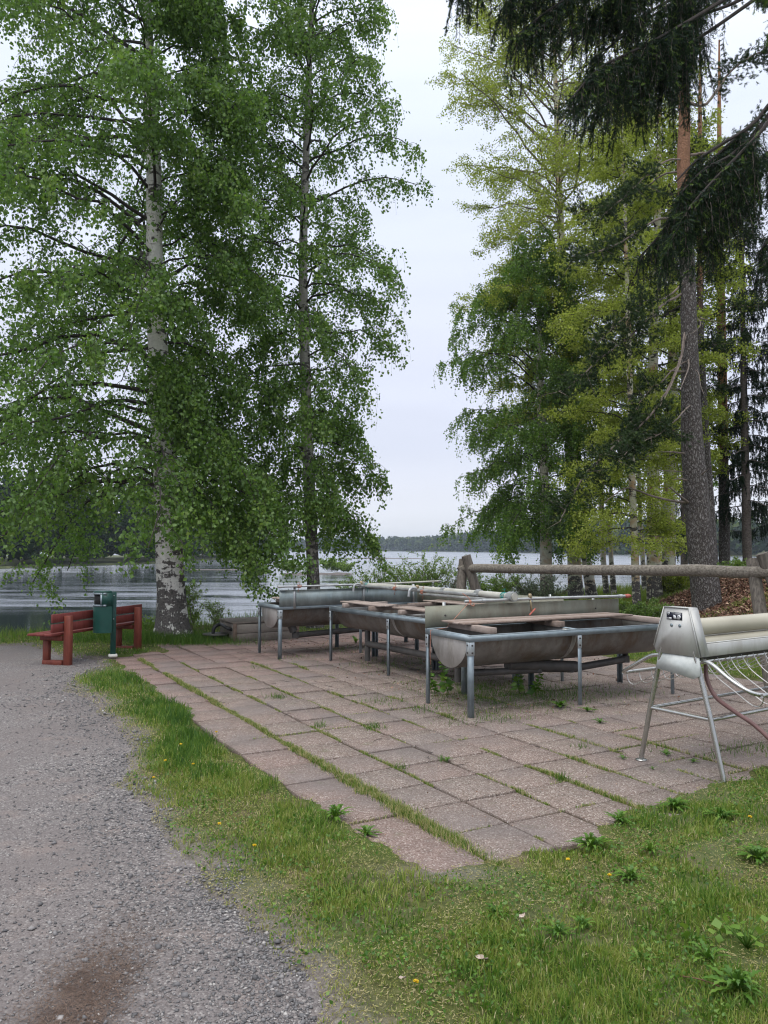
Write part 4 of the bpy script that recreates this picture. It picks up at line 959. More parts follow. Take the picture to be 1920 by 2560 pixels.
def branching(rng, ax, zlo, zhi, n_prim, rfun, elev, droop, n_sec=8, n_tw=6, tw_len=(.25, .8), hang=1.0, n_leaf=14, leaf=.05, prim_r=.035, up_tw=0.0,
              tint0=.4, lsp=.03, sec_l=.34, leaf_down=.8, wob=.05, azs=None, lo_s=.22, tvar=.16, lowp=1.2):
    """returns (branch V,F),(leaf V,F,tint)"""
    Np = n_prim; K = 9; s = np.linspace(0, 1, K)
    h = zlo+(zhi-zlo)*((np.arange(Np)+rng.random(Np))/Np)**lowp
    az = (np.arange(Np)*2.39996+rng.normal(0, .35, Np)) if azs is None else azs(np.arange(Np), h)
    Rr = np.array([rfun(a, b) for a, b in zip(h, az)])*rng.uniform(.72, 1.06, Np)
    st = np.stack([np.interp(h, ax[:, 2], ax[:, i]) for i in range(2)]+[h], 1)
    E = np.interp(h, [zlo, zhi], elev)+rng.normal(0, .10, Np); Dp = np.interp(h, [zlo, zhi], droop)*rng.uniform(.8, 1.25, Np)
    hd = np.stack([np.cos(az), np.sin(az), 0*az], 1)
    wv = np.cumsum(rng.normal(0, 1, (Np, K, 3)), 1)*wob*Rr[:, None, None]*.5; wv -= wv[:, :1]
    Pp = st[:, None]+hd[:, None]*(Rr[:, None]*s)[..., None]+Z3*((Rr[:, None]*(np.tan(E)[:, None]*s-Dp[:, None]*s**2)))[..., None]+wv
    pr = np.clip(prim_r*(Rr/2.5), .006, .07)[:, None]*(1-.85*s)[None]+.003
    V1, F1 = tubes_batch(Pp, pr, 5)
    # secondaries
    ns = Np*n_sec; pi = np.repeat(np.arange(Np), n_sec); ss = np.tile((np.arange(n_sec)+.5)/n_sec, Np); ss = lo_s+(1-lo_s)*np.clip(ss+rng.normal(0, .05, ns), 0, .999)
    P0 = interp_pts(Pp, pi, ss); sd_ = np.where(np.arange(ns) % 2 == 0, 1, -1)*rng.uniform(.45, 1.2, ns)
    az2 = az[pi]+sd_; L2 = Rr[pi]*sec_l*(1.25-ss)*rng.uniform(.7, 1.3, ns)+.15
    K2 = 6; s2 = np.linspace(0, 1, K2); h2_ = np.stack([np.cos(az2), np.sin(az2), 0*az2], 1); E2 = rng.normal(.25, .25, ns)
    w2 = np.cumsum(rng.normal(0, 1, (ns, K2, 3)), 1)*.05*L2[:, None, None]; w2 -= w2[:, :1]
    P2 = P0[:, None]+h2_[:, None]*(L2[:, None]*s2)[..., None]+Z3*(L2[:, None]*(np.tan(E2)[:, None]*s2-(.55*hang+.1)*s2**2))[..., None]+w2
    V2, F2 = tubes_batch(P2, (.0035+.006*np.clip(L2, 0, 1.2))[:, None]*(1-.75*s2)[None], 3)
    # twigs
    nt2 = ns*n_tw; ti = np.repeat(np.arange(ns), n_tw); st2 = np.clip(np.tile((np.arange(n_tw)+.7)/n_tw, ns)+rng.normal(0, .08, nt2), .05, .999)
    T0 = interp_pts(P2, ti, st2); az3 = az2[ti]+rng.normal(0, 1.1, nt2); L3 = rng.uniform(tw_len[0], tw_len[1], nt2)*rng.uniform(.6, 1, nt2)
    K3 = 5; s3 = np.linspace(0, 1, K3); h3_ = np.stack([np.cos(az3), np.sin(az3), 0*az3], 1); out_ = .28+.5*(1-hang)
    P3 = T0[:, None]+h3_[:, None]*(L3[:, None]*out_*(1-(1-s3)**2))[..., None]+Z3*(L3[:, None]*(up_tw*s3-hang*(.25*s3+.75*s3**1.5)))[..., None]
    w3 = np.cumsum(rng.normal(0, 1, (nt2, K3, 3)), 1)*.035*L3[:, None, None]; P3 = P3+w3-w3[:, :1]
    V3, F3 = tubes_batch(P3, np.full((nt2, 1), .0022)*(1.2-.7*s3)[None], 3)
    # leaves
    nl = nt2*n_leaf; li = np.repeat(np.arange(nt2), n_leaf); ls = rng.random(nl)**.85
    C = interp_pts(P3, li, ls)+rng.normal(0, lsp, (nl, 3))*np.array([1, 1, .8])
    D = rng.normal(0, .65, (nl, 3)); D[:, 2] -= leaf_down; D = unit(D)
    tint = np.clip(tint0+rng.normal(0, tvar, nl)+np.repeat(rng.normal(0, .10, ns), n_tw*n_leaf), 0, 1)
    LV, LF, LT = leaves(C, D, rng.uniform(.7, 1.15, nl)*leaf, tint, rng)
    n1, n2 = len(V1), len(V2)
    return (np.concatenate([V1, V2, V3]), np.concatenate([F1, F2+n1, F3+n1+n2])), (LV, LF, LT)
def prof(zs, rs):
    return lambda z: np.interp(z, zs, rs)
def broadleaf(name, label, cat, axis, rad, bark, leafmat, seed, zlo, zhi, n_prim, rfun, group=None, flare=0.0, rough=.03, bmat=None, **kw):
    rng = np.random.default_rng(seed); base = axis[0]
    r = root(name, label, cat, base, group)
    _, ax, rr = trunk_mesh('trunk', axis, rad, bark, r, flare=flare, rough=rough, seed=seed)
    (BV, BF), (LV, LF, LT) = branching(rng, ax, zlo, zhi, n_prim, rfun, **kw)
    mk('branches', BV, BF, bmat or M_twig, r, smooth=True)
    mk('crown', LV, LF, leafmat, r, tint=LT)
    return r
def axis_px(pts, Y, zbase=None):
    """pts (px,py,width_px) bottom to top -> axis + radii"""
    a = [P(x, y, Y) for x, y, _ in pts]; r = [w_/2*Y/FPX for *_, w_ in pts]
    return np.array(a), np.array(r)
TB = 'birches and aspens on the shore'
# big birch on the left
YA = 15.6
ax_, rd_ = axis_px([(436, 1612, 96), (432, 1560, 76), (428, 1480, 69), (424, 1400, 66), (420, 1300, 63), (404, 1050, 56), (394, 860, 48), (386, 700, 42), (386, 520, 40), (384, 400, 37), (378, 250, 31), (368, 60, 24), (366, -200, 18), (370, -500, 10), (374, -800, 3)], YA)
rA = prof([1.5, 3, 5, 7, 9, 11, 13, 16, 19], [4.6, 5.2, 5.4, 5.0, 5.0, 5.0, 4.6, 3.4, 1.0])
def rfA(z, a):
    k = 1.0 if math.cos(a) < 0 else .80
    if math.cos(a) > .4: k = .46
    if math.sin(a) < -.5: k *= .8
    return rA(z)*k
broadleaf('birch_tree', 'tall old birch with thick fissured white trunk beside the red bench', 'birch tree', ax_, rd_, M_bkA, M_birch, 21, 2.7, 18.3, 122, rfA, flare=.16, rough=.035,
          elev=(.34, .75), droop=(.90, .35), n_sec=12, n_tw=9, tw_len=(.3, 1.0), hang=.95, n_leaf=16, leaf=.080, lsp=.065, lowp=1.22, prim_r=.024, tint0=.42)
# second birch
YB = 18.0
ax_, rd_ = axis_px([(790, 1592, 44), (786, 1520, 34), (781, 1400, 30), (775, 1250, 29), (768, 1100, 28), (762, 900, 26), (757, 700, 23), (759, 550, 20), (765, 400, 18), (772, 200, 15), (780, 0, 12), (786, -250, 8), (790, -450, 3)], YB)
rB = prof([1, 2, 3, 5, 6.5, 8, 10, 12, 14, 17], [1.9, 1.75, 1.65, 1.9, 2.3, 2.6, 2.6, 2.6, 2.2, .6])
def rfB(z, a):
    return rB(z)*(1.0 if math.cos(a) > 0 else .85)
broadleaf('birch_tree', 'slender birch with dark grey trunk behind the left end of the washing tables', 'birch tree', ax_, rd_, M_bkB, M_birch, 22, 2.3, 17.0, 92, rfB, flare=.15,
          elev=(.50, .8), droop=(1.0, .40), n_sec=9, n_tw=7, tw_len=(.3, .95), hang=1.0, n_leaf=15, leaf=.077, lowp=1.05, lsp=.055, prim_r=.03, tint0=.45, group=None)
# green weeping birch, left of the right group
YC = 26.0
ax_, rd_ = axis_px([(1370, 1520, 36), (1366, 1450, 32), (1364, 1330, 27), (1360, 1180, 23), (1352, 1000, 19), (1348, 850, 13), (1345, 720, 8), (1342, 620, 3)], YC)
rC = prof([1.5, 3, 5, 7, 9, 10.5, 12], [2.7, 3.0, 2.9, 3.1, 2.7, 1.9, .6])
def rfC(z, a): return rC(z)*(1.0 if math.cos(a) < .2 else .72)
broadleaf('birch_tree', 'bushy green birch with hanging twigs in front of the pale aspen trunk', 'birch tree', ax_, rd_, M_bkC, M_birch2, 23, 2.5, 11.6, 78, rfC,
          elev=(.45, .8), droop=(.85, .35), n_sec=11, n_tw=8, tw_len=(.3, 1.1), hang=1.0, n_leaf=18, leaf=.072, prim_r=.025, tint0=.45)
# aspen with pale trunk
YD = 27.0
ax_, rd_ = axis_px([(1442, 1520, 44), (1437, 1450, 36), (1434, 1330, 31), (1428, 1150, 29), (1422, 950, 26), (1412, 750, 22), (1403, 600, 19), (1396, 430, 16), (1390, 250, 12), (1384, 50, 9), (1380, -150, 4)], YD)
rD = prof([2, 5, 8, 10, 12, 14, 15.5, 17, 19, 21, 23], [1.2, 2.0, 3.4, 3.9, 3.8, 4.0, 4.7, 4.0, 3.4, 2.6, .8])
def rfD(z, a): return rD(z)*(1.0 if math.cos(a) < 0 else 1.05)
broadleaf('aspen_tree', 'tall aspen with pale trunk and yellow-green crown leaning over the gap', 'aspen tree', ax_, rd_, M_bkD, M_aspen, 24, 5.6, 22.6, 125, rfD,
          sec_l=.44, elev=(.35, .82), droop=(.45, .25), n_sec=11, n_tw=8, tw_len=(.25, .7), hang=.45, n_leaf=15, leaf=.068, lowp=.95, prim_r=.025, up_tw=.25, tint0=.52, leaf_down=.3, lsp=.085, bmat=M_dead, tvar=.2)
# leaning twin stem
ax_, rd_ = axis_px([(1486, 1525, 36), (1476, 1470, 28), (1466, 1400, 25), (1452, 1300, 22), (1446, 1200, 19), (1440, 1050, 16), (1436, 900, 12), (1436, 750, 5)], 27.6)
broadleaf('birch_tree', 'leaning spotted birch stem just right of the pale aspen', 'birch tree', ax_, rd_, M_bkC, M_aspen, 25, 4.5, 10.5, 12, lambda z, a: 1.5,
          elev=(.5, .8), droop=(.5, .3), n_sec=5, n_tw=5, tw_len=(.2, .5), hang=.5, n_leaf=12, leaf=.07, prim_r=.03, tint0=.4)
# slim grey stem
ax_, rd_ = axis_px([(1594, 1540, 25), (1590, 1470, 20), (1586, 1350, 18), (1580, 1200, 17), (1576, 1000, 14), (1572, 850, 13), (1566, 650, 10), (1560, 450, 7), (1556, 250, 3)], 21.5)
broadleaf('aspen_tree', 'slim grey-stemmed young aspen with bright yellow-green leaves behind the log rail', 'aspen tree', ax_, rd_, M_bkD, M_aspen, 26, 1.9, 14.0, 64, lambda z, a: np.interp(z, [1.5, 4, 6, 10, 14], [1.9, 1.5, 1.6, 1.8, .7])*(1.15 if math.cos(a) < 0 else .8),
          elev=(.15, .7), droop=(.25, .2), n_sec=9, n_tw=7, tw_len=(.2, .5), hang=.45, n_leaf=13, leaf=.066, prim_r=.028, tint0=.6, leaf_down=.3, lsp=.10, tvar=.2)
# two thick trunks side by side
for k, (pts, Y, sd, lab) in enumerate([([(1640, 1530, 44), (1636, 1460, 38), (1636, 1380, 37), (1634, 1250, 33), (1632, 1100, 28), (1632, 900, 25), (1640, 700, 20), (1646, 450, 14), (1650, 200, 5)], 23.0, 27, 'thick aspen with dark rough base, left one of the touching pair behind the log rail'),
        ([(1676, 1500, 40), (1672, 1440, 34), (1672, 1380, 33), (1672, 1250, 30), (1678, 1100, 27), (1682, 900, 24), (1680, 750, 21), (1676, 500, 15), (1672, 250, 5)], 25.5, 28, 'thick aspen with rusty pale trunk, right one of the touching pair behind the log rail')]):
    ax_, rd_ = axis_px(pts, Y)
    broadleaf('aspen_tree', lab, 'aspen tree', ax_, rd_, M_bkD, M_aspen, sd, 4.4, 15.5, 42, lambda z, a: np.interp(z, [3, 6, 10, 15], [1.5, 2.2, 2.8, 1.6]),
          elev=(.3, .8), droop=(.25, .2), n_sec=9, n_tw=7, tw_len=(.2, .6), hang=.4, n_leaf=14, leaf=.074, prim_r=.03, up_tw=.1, tint0=.38, leaf_down=.4, lsp=.10, tvar=.2)
# distant slender stems between
for pts, Y, sd, lab in [([(1518, 1500, 16), (1508, 1400, 14), (1503, 1250, 12), (1500, 1100, 10), (1496, 900, 5)], 30, 31, 'thin twisted young tree between the aspens, farther down the shore'),
                        ([(1535, 1490, 16), (1528, 1400, 12), (1522, 1300, 10), (1530, 1180, 8), (1532, 1000, 4)], 29, 32, 'thin crooked sapling left of the slim grey stem'),
                        ([(1612, 1480, 14), (1606, 1380, 12), (1600, 1290, 10), (1596, 1150, 8), (1590, 1000, 4)], 31, 33, 'thin leaning sapling behind the thick aspen pair'),
                        ([(1742, 1480, 16), (1738, 1350, 13), (1736, 1200, 11), (1735, 950, 8), (1735, 700, 4)], 30, 34, 'thin green tree hidden behind the big pine trunk')]:
    ax_, rd_ = axis_px(pts, Y)
    broadleaf('young_tree', lab, 'tree', ax_, rd_, M_bkC, M_birch2 if sd in (31, 34) else M_aspen, sd, ax_[2][2], ax_[-1][2], 20, lambda z, a: 1.5,
          elev=(.4, .7), droop=(.4, .2), n_sec=6, n_tw=5, tw_len=(.2, .5), hang=.6, n_leaf=10, leaf=.075, prim_r=.02, tint0=.45)

# ---- needles
def needle_cloud(B, D, Ls, M, nl, w_, rng, fwd=.6, curl=None):
    """B (n,3) shoot bases, D unit dirs, Ls lengths; M needles on each; returns triangles"""
    n = len(B); t_ = (np.arange(M)+rng.random((n, M)))/M; ph = rng.random((n, M))*6.283
    a = unit(np.cross(D, np.array([.3, .5, .1]))); b = np.cross(D, a)
    rad = np.cos(ph)[..., None]*a[:, None]+np.sin(ph)[..., None]*b[:, None]
    nd = unit(rad+D[:, None]*fwd); q = B[:, None]+D[:, None]*(Ls[:, None]*t_)[..., None]
    l_ = nl*rng.uniform(.7, 1.1, (n, M)); wv = np.cross(nd, D[:, None]); wv = unit(wv)*w_
    V = np.stack([q-wv, q+wv, q+nd*l_[..., None]], 2).reshape(-1, 3)
    return V, np.arange(n*M*3).reshape(-1, 3)
def spray_from_limbs(rng, limbs, rads, per_m, hang_l, side_per_m, side_l, M, nl, w_, name, label, cat, base, trunk=None, tw=.9, fresh=.12, mat=None, droopy=1.0, spread=.06, crownname='foliage', start=.12, bm=None, r=None, clump=False):
    """limbs: list of (n,3) polylines; hanging branchlets with side shoots"""
    if r is None: r = root(name, label, cat, base)
    if trunk is not None: trunk_mesh('trunk', trunk[0], trunk[1], trunk[2], r, rough=.05)
    mb = MB(); T0 = []; HD = []; SS = []
    for li_, (l, rd) in enumerate(zip(limbs, rads)):
        st_l = start[li_] if isinstance(start, list) else start
        l = curve_pts(l, 6); mb.tube(l, np.linspace(rd, rd*.2+.002, len(l)), 7)
        seg = np.linalg.norm(l[1:]-l[:-1], axis=1); cum = np.concatenate([[0], np.cumsum(seg)]); n = int(cum[-1]*per_m)
        f = cum[-1]*(np.arange(n)+rng.random(n))/n*.97+.03*cum[-1]; f = f[f > st_l*cum[-1]]
        if clump: f = f[fbm(f*3.2, f*0+li_*7.3, 19, 3) > .40]; n = len(f)
        q = np.stack([np.interp(f, cum, l[:, i]) for i in range(3)], 1); T0.append(q)
        d = unit(l[-1]-l[0]); HD.append(np.tile(d, (len(q), 1))); SS.append(f/cum[-1])
    mb.build('branches', bm or M_bkS, r, smooth=True)
    T0 = np.concatenate(T0); HD = np.concatenate(HD); SS = np.concatenate(SS); n = len(T0)
    L_ = rng.uniform(hang_l[0], hang_l[1], n)*(1.0-.55*SS**3); K = 7; s = np.linspace(0, 1, K)
    az = rng.random(n)*6.283; o_ = np.stack([np.cos(az), np.sin(az), 0*az], 1)*spread*4+HD*.18*rng.random((n, 1))
    Pt = T0[:, None]+o_[:, None]*(L_[:, None]*(1-(1-s)**1.6))[..., None]-Z3*(droopy*L_[:, None]*s**1.3)[..., None]
    w1 = np.cumsum(rng.normal(0, 1, (n, K, 3)), 1)*.02*L_[:, None, None]; Pt = Pt+w1-w1[:, :1]
    V, F = tubes_batch(Pt, (.0016+.0022*(1-s))[None]*np.ones((n, 1)), 3); mk('hanging_twigs', V, F, M_bkS, r)
    # shoots
    m_each = np.maximum((L_*side_per_m).astype(int), 2); idx = np.repeat(np.arange(n), m_each); ns = len(idx)
    ss = rng.random(ns); B = interp_pts(Pt, idx, ss); T_ = unit(interp_pts(Pt, idx, np.clip(ss+.12, 0, 1))-interp_pts(Pt, idx, np.clip(ss-.12, 0, 1)))
    side = unit(np.cross(T_, o_[idx]+rng.normal(0, .08, (ns, 3)))); sg = np.where(rng.random(ns) < .5, 1, -1)[:, None]
    D = unit(T_*.9+side*sg*tw+rng.normal(0, .2, (ns, 3))+np.array([0, 0, -.5])); Ls = side_l*rng.uniform(.5, 1.1, ns)*(1.15-.75*ss)
    V, F = needle_cloud(B, D, Ls, M, nl, w_, rng)
    tb = np.clip(rng.normal(.35, .15, ns), 0, .8); tip = rng.random(ns) < fresh; tb[tip] = rng.uniform(.8, 1, tip.sum())
    tint = np.repeat(tb, M*3)
    # needles along hanging twig itself
    q = (L_*26).astype(int)+1; i2 = np.repeat(np.arange(n), q); s2 = rng.random(len(i2)); B2 = interp_pts(Pt, i2, s2); D2 = unit(interp_pts(Pt, i2, np.clip(s2+.15, 0, 1))-interp_pts(Pt, i2, np.clip(s2-.15, 0, 1)))
    V2, F2 = needle_cloud(B2, D2, np.full(len(B2), .05), M, nl, w_, rng); tint2 = np.repeat(np.clip(rng.normal(.3, .12, len(B2)), 0, .8), M*3)
    mk(crownname, np.concatenate([V, V2]), np.concatenate([F, F2+len(V)]), mat or M_spruce, r, tint=np.concatenate([tint, tint2]))
    return r
rng = np.random.default_rng(77)
# near spruce: trunk stands outside the frame on the right, limbs reach in
def pl(Y0, Y1, pts): 
    n = len(pts); return np.array([P(x, y, Y0+(Y1-Y0)*i/(n-1)) for i, (x, y) in enumerate(pts)])
tb = np.array([5.6, 7.4, 0.0])
limbs = [pl(7.2, 6.4, [(2420, -560), (1980, -330), (1700, -215), (1480, -130), (1330, -50), (1265, 10)]),
         pl(7.0, 6.0, [(2430, -640), (1980, -420), (1650, -300), (1400, -230), (1210, -120), (1150, -50)]),
         pl(7.3, 6.8, [(2420, -500), (1990, -260), (1750, -140), (1560, -20), (1430, 60)]),
         pl(7.6, 7.2, [(2420, -440), (2000, -200), (1790, -60), (1600, 60), (1480, 150)]),
         pl(7.2, 6.5, [(2430, -400), (2000, -120), (1760, 30), (1620, 110), (1500, 170), (1425, 250)]),
         pl(7.4, 6.9, [(2420, -360), (2000, -80), (1800, 60), (1680, 140), (1580, 220), (1480, 280)]),
         pl(7.3, 6.9, [(2420, -300), (1960, -120), (1800, -60), (1620, -40), (1520, -30)]),
         pl(7.2, 7.3, [(2420, -60), (2000, 190), (1900, 240), (1800, 330), (1730, 400), (1660, 520), (1600, 590)]),
         pl(7.0, 6.7, [(2430, -30), (2010, 200), (1910, 265), (1850, 330), (1780, 400), (1720, 470), (1670, 560)]),
         pl(7.4, 6.9, [(2430, -60), (2000, 215), (1880, 290), (1820, 340), (1760, 370), (1700, 430)]),
         pl(7.3, 7.0, [(2430, 20), (2030, 260), (1930, 320), (1870, 370), (1810, 450), (1760, 540)]),
         pl(7.1, 6.9, [(2430, 240), (2080, 480), (1980, 540), (1930, 590), (1890, 640)]),
         pl(7.1, 6.7, [(2430, 340), (2080, 520), (1990, 580), (1915, 650)]),
         pl(6.9, 6.4, [(2430, -520), (1980, -250), (1720, -130), (1520, -60), (1380, 20), (1290, 90)]),
         pl(7.5, 7.3, [(2430, -420), (2000, -160), (1780, -50), (1640, 20), (1540, 100), (1460, 200)]),
         pl(7.7, 7.4, [(2430, -300), (2000, -100), (1850, 0), (1700, 60), (1600, 150), (1520, 240)]),
         pl(7.3, 7.0, [(2430, -20), (2000, 200), (1880, 260), (1800, 310), (1740, 350), (1690, 400)])]
rads = [.024]*len(limbs); starts = [.68, .66, .68, .68, .68, .70, .74, .62, .62, .62, .64, .58, .58, .68, .70, .70, .64]
for k_ in (7, 8, 9, 10, 16): limbs[k_][2:, 2] -= .20
zt = 9.0; tpts = np.array([[tb[0], tb[1], -.05], [tb[0]-.02, tb[1], 3], [tb[0], tb[1]+.05, 7], [tb[0]+.05, tb[1], 13]])
near_spruce = spray_from_limbs(rng, limbs, rads, 84, (.20, 1.05), 46, .15, 22, .019, .0023, 'spruce_tree', 'near dark spruce whose drooping boughs hang into the top right corner', 'spruce tree', tb,
                 trunk=(tpts, np.array([.22, .19, .15, .05]), M_bkS), fresh=.16, start=starts, bm=M_twig, tw=1.5, clump=True)
spray_from_limbs(rng, [pl(6.5, 4.3, [(2440, -700), (2200, -560), (1990, -170), (1925, -60), (1900, -25)]), pl(6.5, 4.4, [(2440, -600), (2200, -400), (2010, -60), (1945, 30), (1935, 80)])], [.02, .02], 60, (.10, .26), 60, .07, 24, .016, .0016, '', '', '', None, r=near_spruce, start=.80, fresh=.85, bm=M_twig, tw=.8)
# slim dark spruce at right
def conifer(name, label, axis, rad, seed, zlo, zhi, R0, n_b, bark, M=18, nl=.042, w_=.0065, hang=(.2, .6), group=None, elev=-.15, per_m=28, sl=.17, mat=None):
    rng = np.random.default_rng(seed); n = n_b; zz = zlo+(zhi-zlo)*(np.arange(n)+.5)/n; az = np.arange(n)*2.39996+rng.normal(0, .3, n)
    lb = []; rr_ = []
    for z, a in zip(zz, az):
        c = np.array([np.interp(z, axis[:, 2], axis[:, 0]), np.interp(z, axis[:, 2], axis[:, 1]), z]); L_ = R0*(1-.75*(z-zlo)/(zhi-zlo))*rng.uniform(.7, 1.1)
        h = np.array([math.cos(a), math.sin(a), 0])
        lb.append(np.array([c, c+h*L_*.35+Z3*(elev*L_*.3), c+h*L_*.7+Z3*(elev*L_*1.0), c+h*L_+Z3*(elev*L_*.9)])); rr_.append(.02)
    return spray_from_limbs(rng, lb, rr_, per_m, hang, 16, sl, M, nl, w_, name, label, 'spruce tree', axis[0], trunk=(axis, rad, bark), fresh=.02, mat=mat)
ax_, rd_ = axis_px([(1872, 1530, 26), (1868, 1400, 22), (1864, 1200, 20), (1860, 1000, 17), (1858, 850, 13), (1855, 600, 9), (1852, 350, 3)], 25)
conifer('spruce_tree', 'slim dark spruce with thin straight trunk at the right edge behind the log rail', ax_, rd_, 41, 3.0, 13.8, 1.7, 66, M_bkS)
ax_, rd_ = axis_px([(1985, 1500, 26), (1983, 1300, 22), (1980, 1000, 18), (1976, 700, 12), (1975, 400, 3)], 27)
conifer('spruce_tree', 'dark spruce standing mostly past the right edge with boughs reaching in', ax_, rd_, 42, 2.6, 14, 2.6, 60, M_bkS)
ax_, rd_ = axis_px([(1712, 1470, 20), (1710, 1300, 16), (1708, 1100, 12), (1706, 900, 3)], 36)
conifer('spruce_tree', 'distant small spruce in the gap left of the big pine trunk', ax_, rd_, 43, 1.5, 9.5, 1.8, 44, M_bkS, nl=.045, w_=.005)

# ---- pines: long boughs with needle tufts
def pine(name, label, axis, rad, bark, limbs, seed, tufts_per_m=60, dead=(), nl=.075, w_=.005, M=24, tuft_from=.35, spread=.22):
    rng = np.random.default_rng(seed); r = root(name, label, 'pine tree', axis[0])
    trunk_mesh('trunk', axis, rad, bark, r, rough=.05, n=20, K=90, flare=.18, seed=seed)
    mb = MB(); B = []; D = []
    for l, rd in limbs:
        l = curve_pts(l, 6); K = len(l); l[1:] += np.cumsum(rng.normal(0, .012, (K-1, 3)), 0)
        mb.tube(l, np.linspace(rd, rd*.25, K), 7)
        seg = np.linalg.norm(l[1:]-l[:-1], axis=1); cum = np.concatenate([[0], np.cumsum(seg)]); n = int(cum[-1]*(1-tuft_from)*8)+3
        for f in np.linspace(tuft_from, 1, n):      # side twigs
            q = np.array([np.interp(f*cum[-1], cum, l[:, i]) for i in range(3)])
            d = unit(unit(l[-1]-l[0])*.6+rng.normal(0, .8, 3)*np.array([1, 1, .7])); L_ = rng.uniform(.25, .7)
            tw_ = np.array([q, q+d*L_*.5+Z3*.02, q+d*L_+Z3*.08*L_]); mb.tube(tw_, [.008, .005, .003], 4)
            k = max(3, int(tufts_per_m*L_)); s = rng.random(k)
            B.append(q+d*L_*s[:, None]+rng.normal(0, spread*.35, (k, 3))); D.append(unit(d+rng.normal(0, .7, (k, 3))+np.array([0, 0, .35])))
    mb.build('branches', M_dead, r, smooth=True)
    if B:
        B = np.concatenate(B); D = np.concatenate(D); V, F = needle_cloud(B, D, np.full(len(B), .07), M, nl, w_, rng, fwd=.9)
        mk('needles', V, F, M_pine, r, tint=np.repeat(np.clip(rng.normal(.4, .22, len(B)), 0, 1), M*3))
    for l, rd in dead:
        mb = MB(); l = curve_pts(l, 5); mb.tube(l, np.linspace(rd, rd*.3, len(l)), 7); mb.build('dead_branch', M_dead, r, smooth=True)
    return r
YH = 18.3
ax_, rd_ = axis_px([(1774, 1590, 84), (1768, 1520, 70), (1760, 1440, 67), (1750, 1350, 65), (1737, 1200, 58), (1727, 1050, 49), (1725, 900, 42), (1722, 780, 39), (1718, 650, 36), (1711, 500, 33), (1708, 400, 31), (1712, 300, 28), (1706, 150, 24), (1700, 0, 20), (1698, -250, 15), (1696, -500, 6)], YH)
H = lambda dY, pts: np.array([P(x, y, YH+dY*i/(len(pts)-1)) for i, (x, y) in enumerate(pts)])
hl = [(H(-2.0, [(1705, 735), (1660, 760), (1590, 830), (1500, 900), (1440, 955), (1400, 975)]), 0.0324),
      (H(-2.2, [(1722, 820), (1706, 870), (1690, 930), (1650, 1010), (1590, 1080), (1520, 1130), (1460, 1190), (1420, 1260), (1398, 1300)]), 0.0360),
      (H(-1.5, [(1716, 700), (1660, 745), (1600, 755), (1550, 800), (1490, 860)]), 0.0252),
      (H(-1.8, [(1715, 560), (1650, 550), (1560, 610), (1480, 645), (1430, 660)]), 0.0360),
      (H(1.5, [(1712, 430), (1660, 440), (1600, 480), (1520, 520), (1450, 540)]), 0.0288),
      (H(-1, [(1705, 400), (1670, 400), (1620, 440), (1560, 500), (1500, 560)]), 0.0252),
      (H(1, [(1715, 260), (1770, 260), (1830, 180), (1900, 130), (1960, 140)]), 0.0432),
      (H(-1, [(1720, 390), (1770, 380), (1830, 350), (1900, 300), (1980, 240)]), 0.0360),
      (H(1, [(1705, 200), (1640, 180), (1560, 210), (1480, 260), (1420, 280)]), 0.0360),
      (H(0, [(1702, 100), (1640, 60), (1560, 60), (1480, 90)]), 0.0324),
      (H(0, [(1704, 60), (1760, 20), (1840, -10), (1920, 20)]), 0.0324),
      (H(-1, [(1730, 900), (1700, 910), (1650, 955), (1600, 1000), (1560, 1075), (1530, 1110)]), 0.0216),
      (H(-2, [(1735, 1000), (1700, 1040), (1650, 1090), (1580, 1120), (1540, 1160)]), 0.0216),
      (H(1.5, [(1735, 1060), (1690, 1080), (1640, 1090), (1600, 1120)]), 0.0180)]
hd_ = [(H(-.6, [(1724, 1258), (1680, 1252), (1630, 1240), (1590, 1225), (1560, 1222), (1510, 1256)]), 0.0340),
       (H(-.8, [(1728, 1262), (1700, 1240), (1674, 1218)]), 0.0408), (H(-.6, [(1730, 1205), (1700, 1197), (1682, 1200)]), 0.0272),
       (H(-.6, [(1735, 1200), (1758, 1183), (1772, 1172)]), 0.0238), (H(-.7, [(1718, 1135), (1680, 1130), (1645, 1130)]), 0.0272),
       (H(-.8, [(1714, 930), (1690, 928), (1668, 925)]), 0.0340), (H(-.5, [(1725, 1180), (1660, 1176), (1628, 1174)]), 0.0136),
       (H(-1.2, [(1714, 820), (1708, 850), (1702, 900), (1690, 935), (1670, 980), (1650, 1015)]), 0.0238),
       (H(-1.0, [(1718, 885), (1722, 915), (1712, 945), (1700, 975)]), 0.0238),
       (H(-1.0, [(1728, 925), (1745, 930), (1752, 965), (1760, 985)]), 0.0122), (H(-.8, [(1740, 790), (1752, 810), (1735, 830), (1712, 838)]), 0.0122),
       (H(.6, [(1750, 795), (1790, 805), (1815, 812)]), 0.0136)]
pine('pine_tree', 'massive old pine with rough grey bark, dead stubs and orange upper trunk', ax_, rd_, M_bkH, hl, 51, dead=hd_)
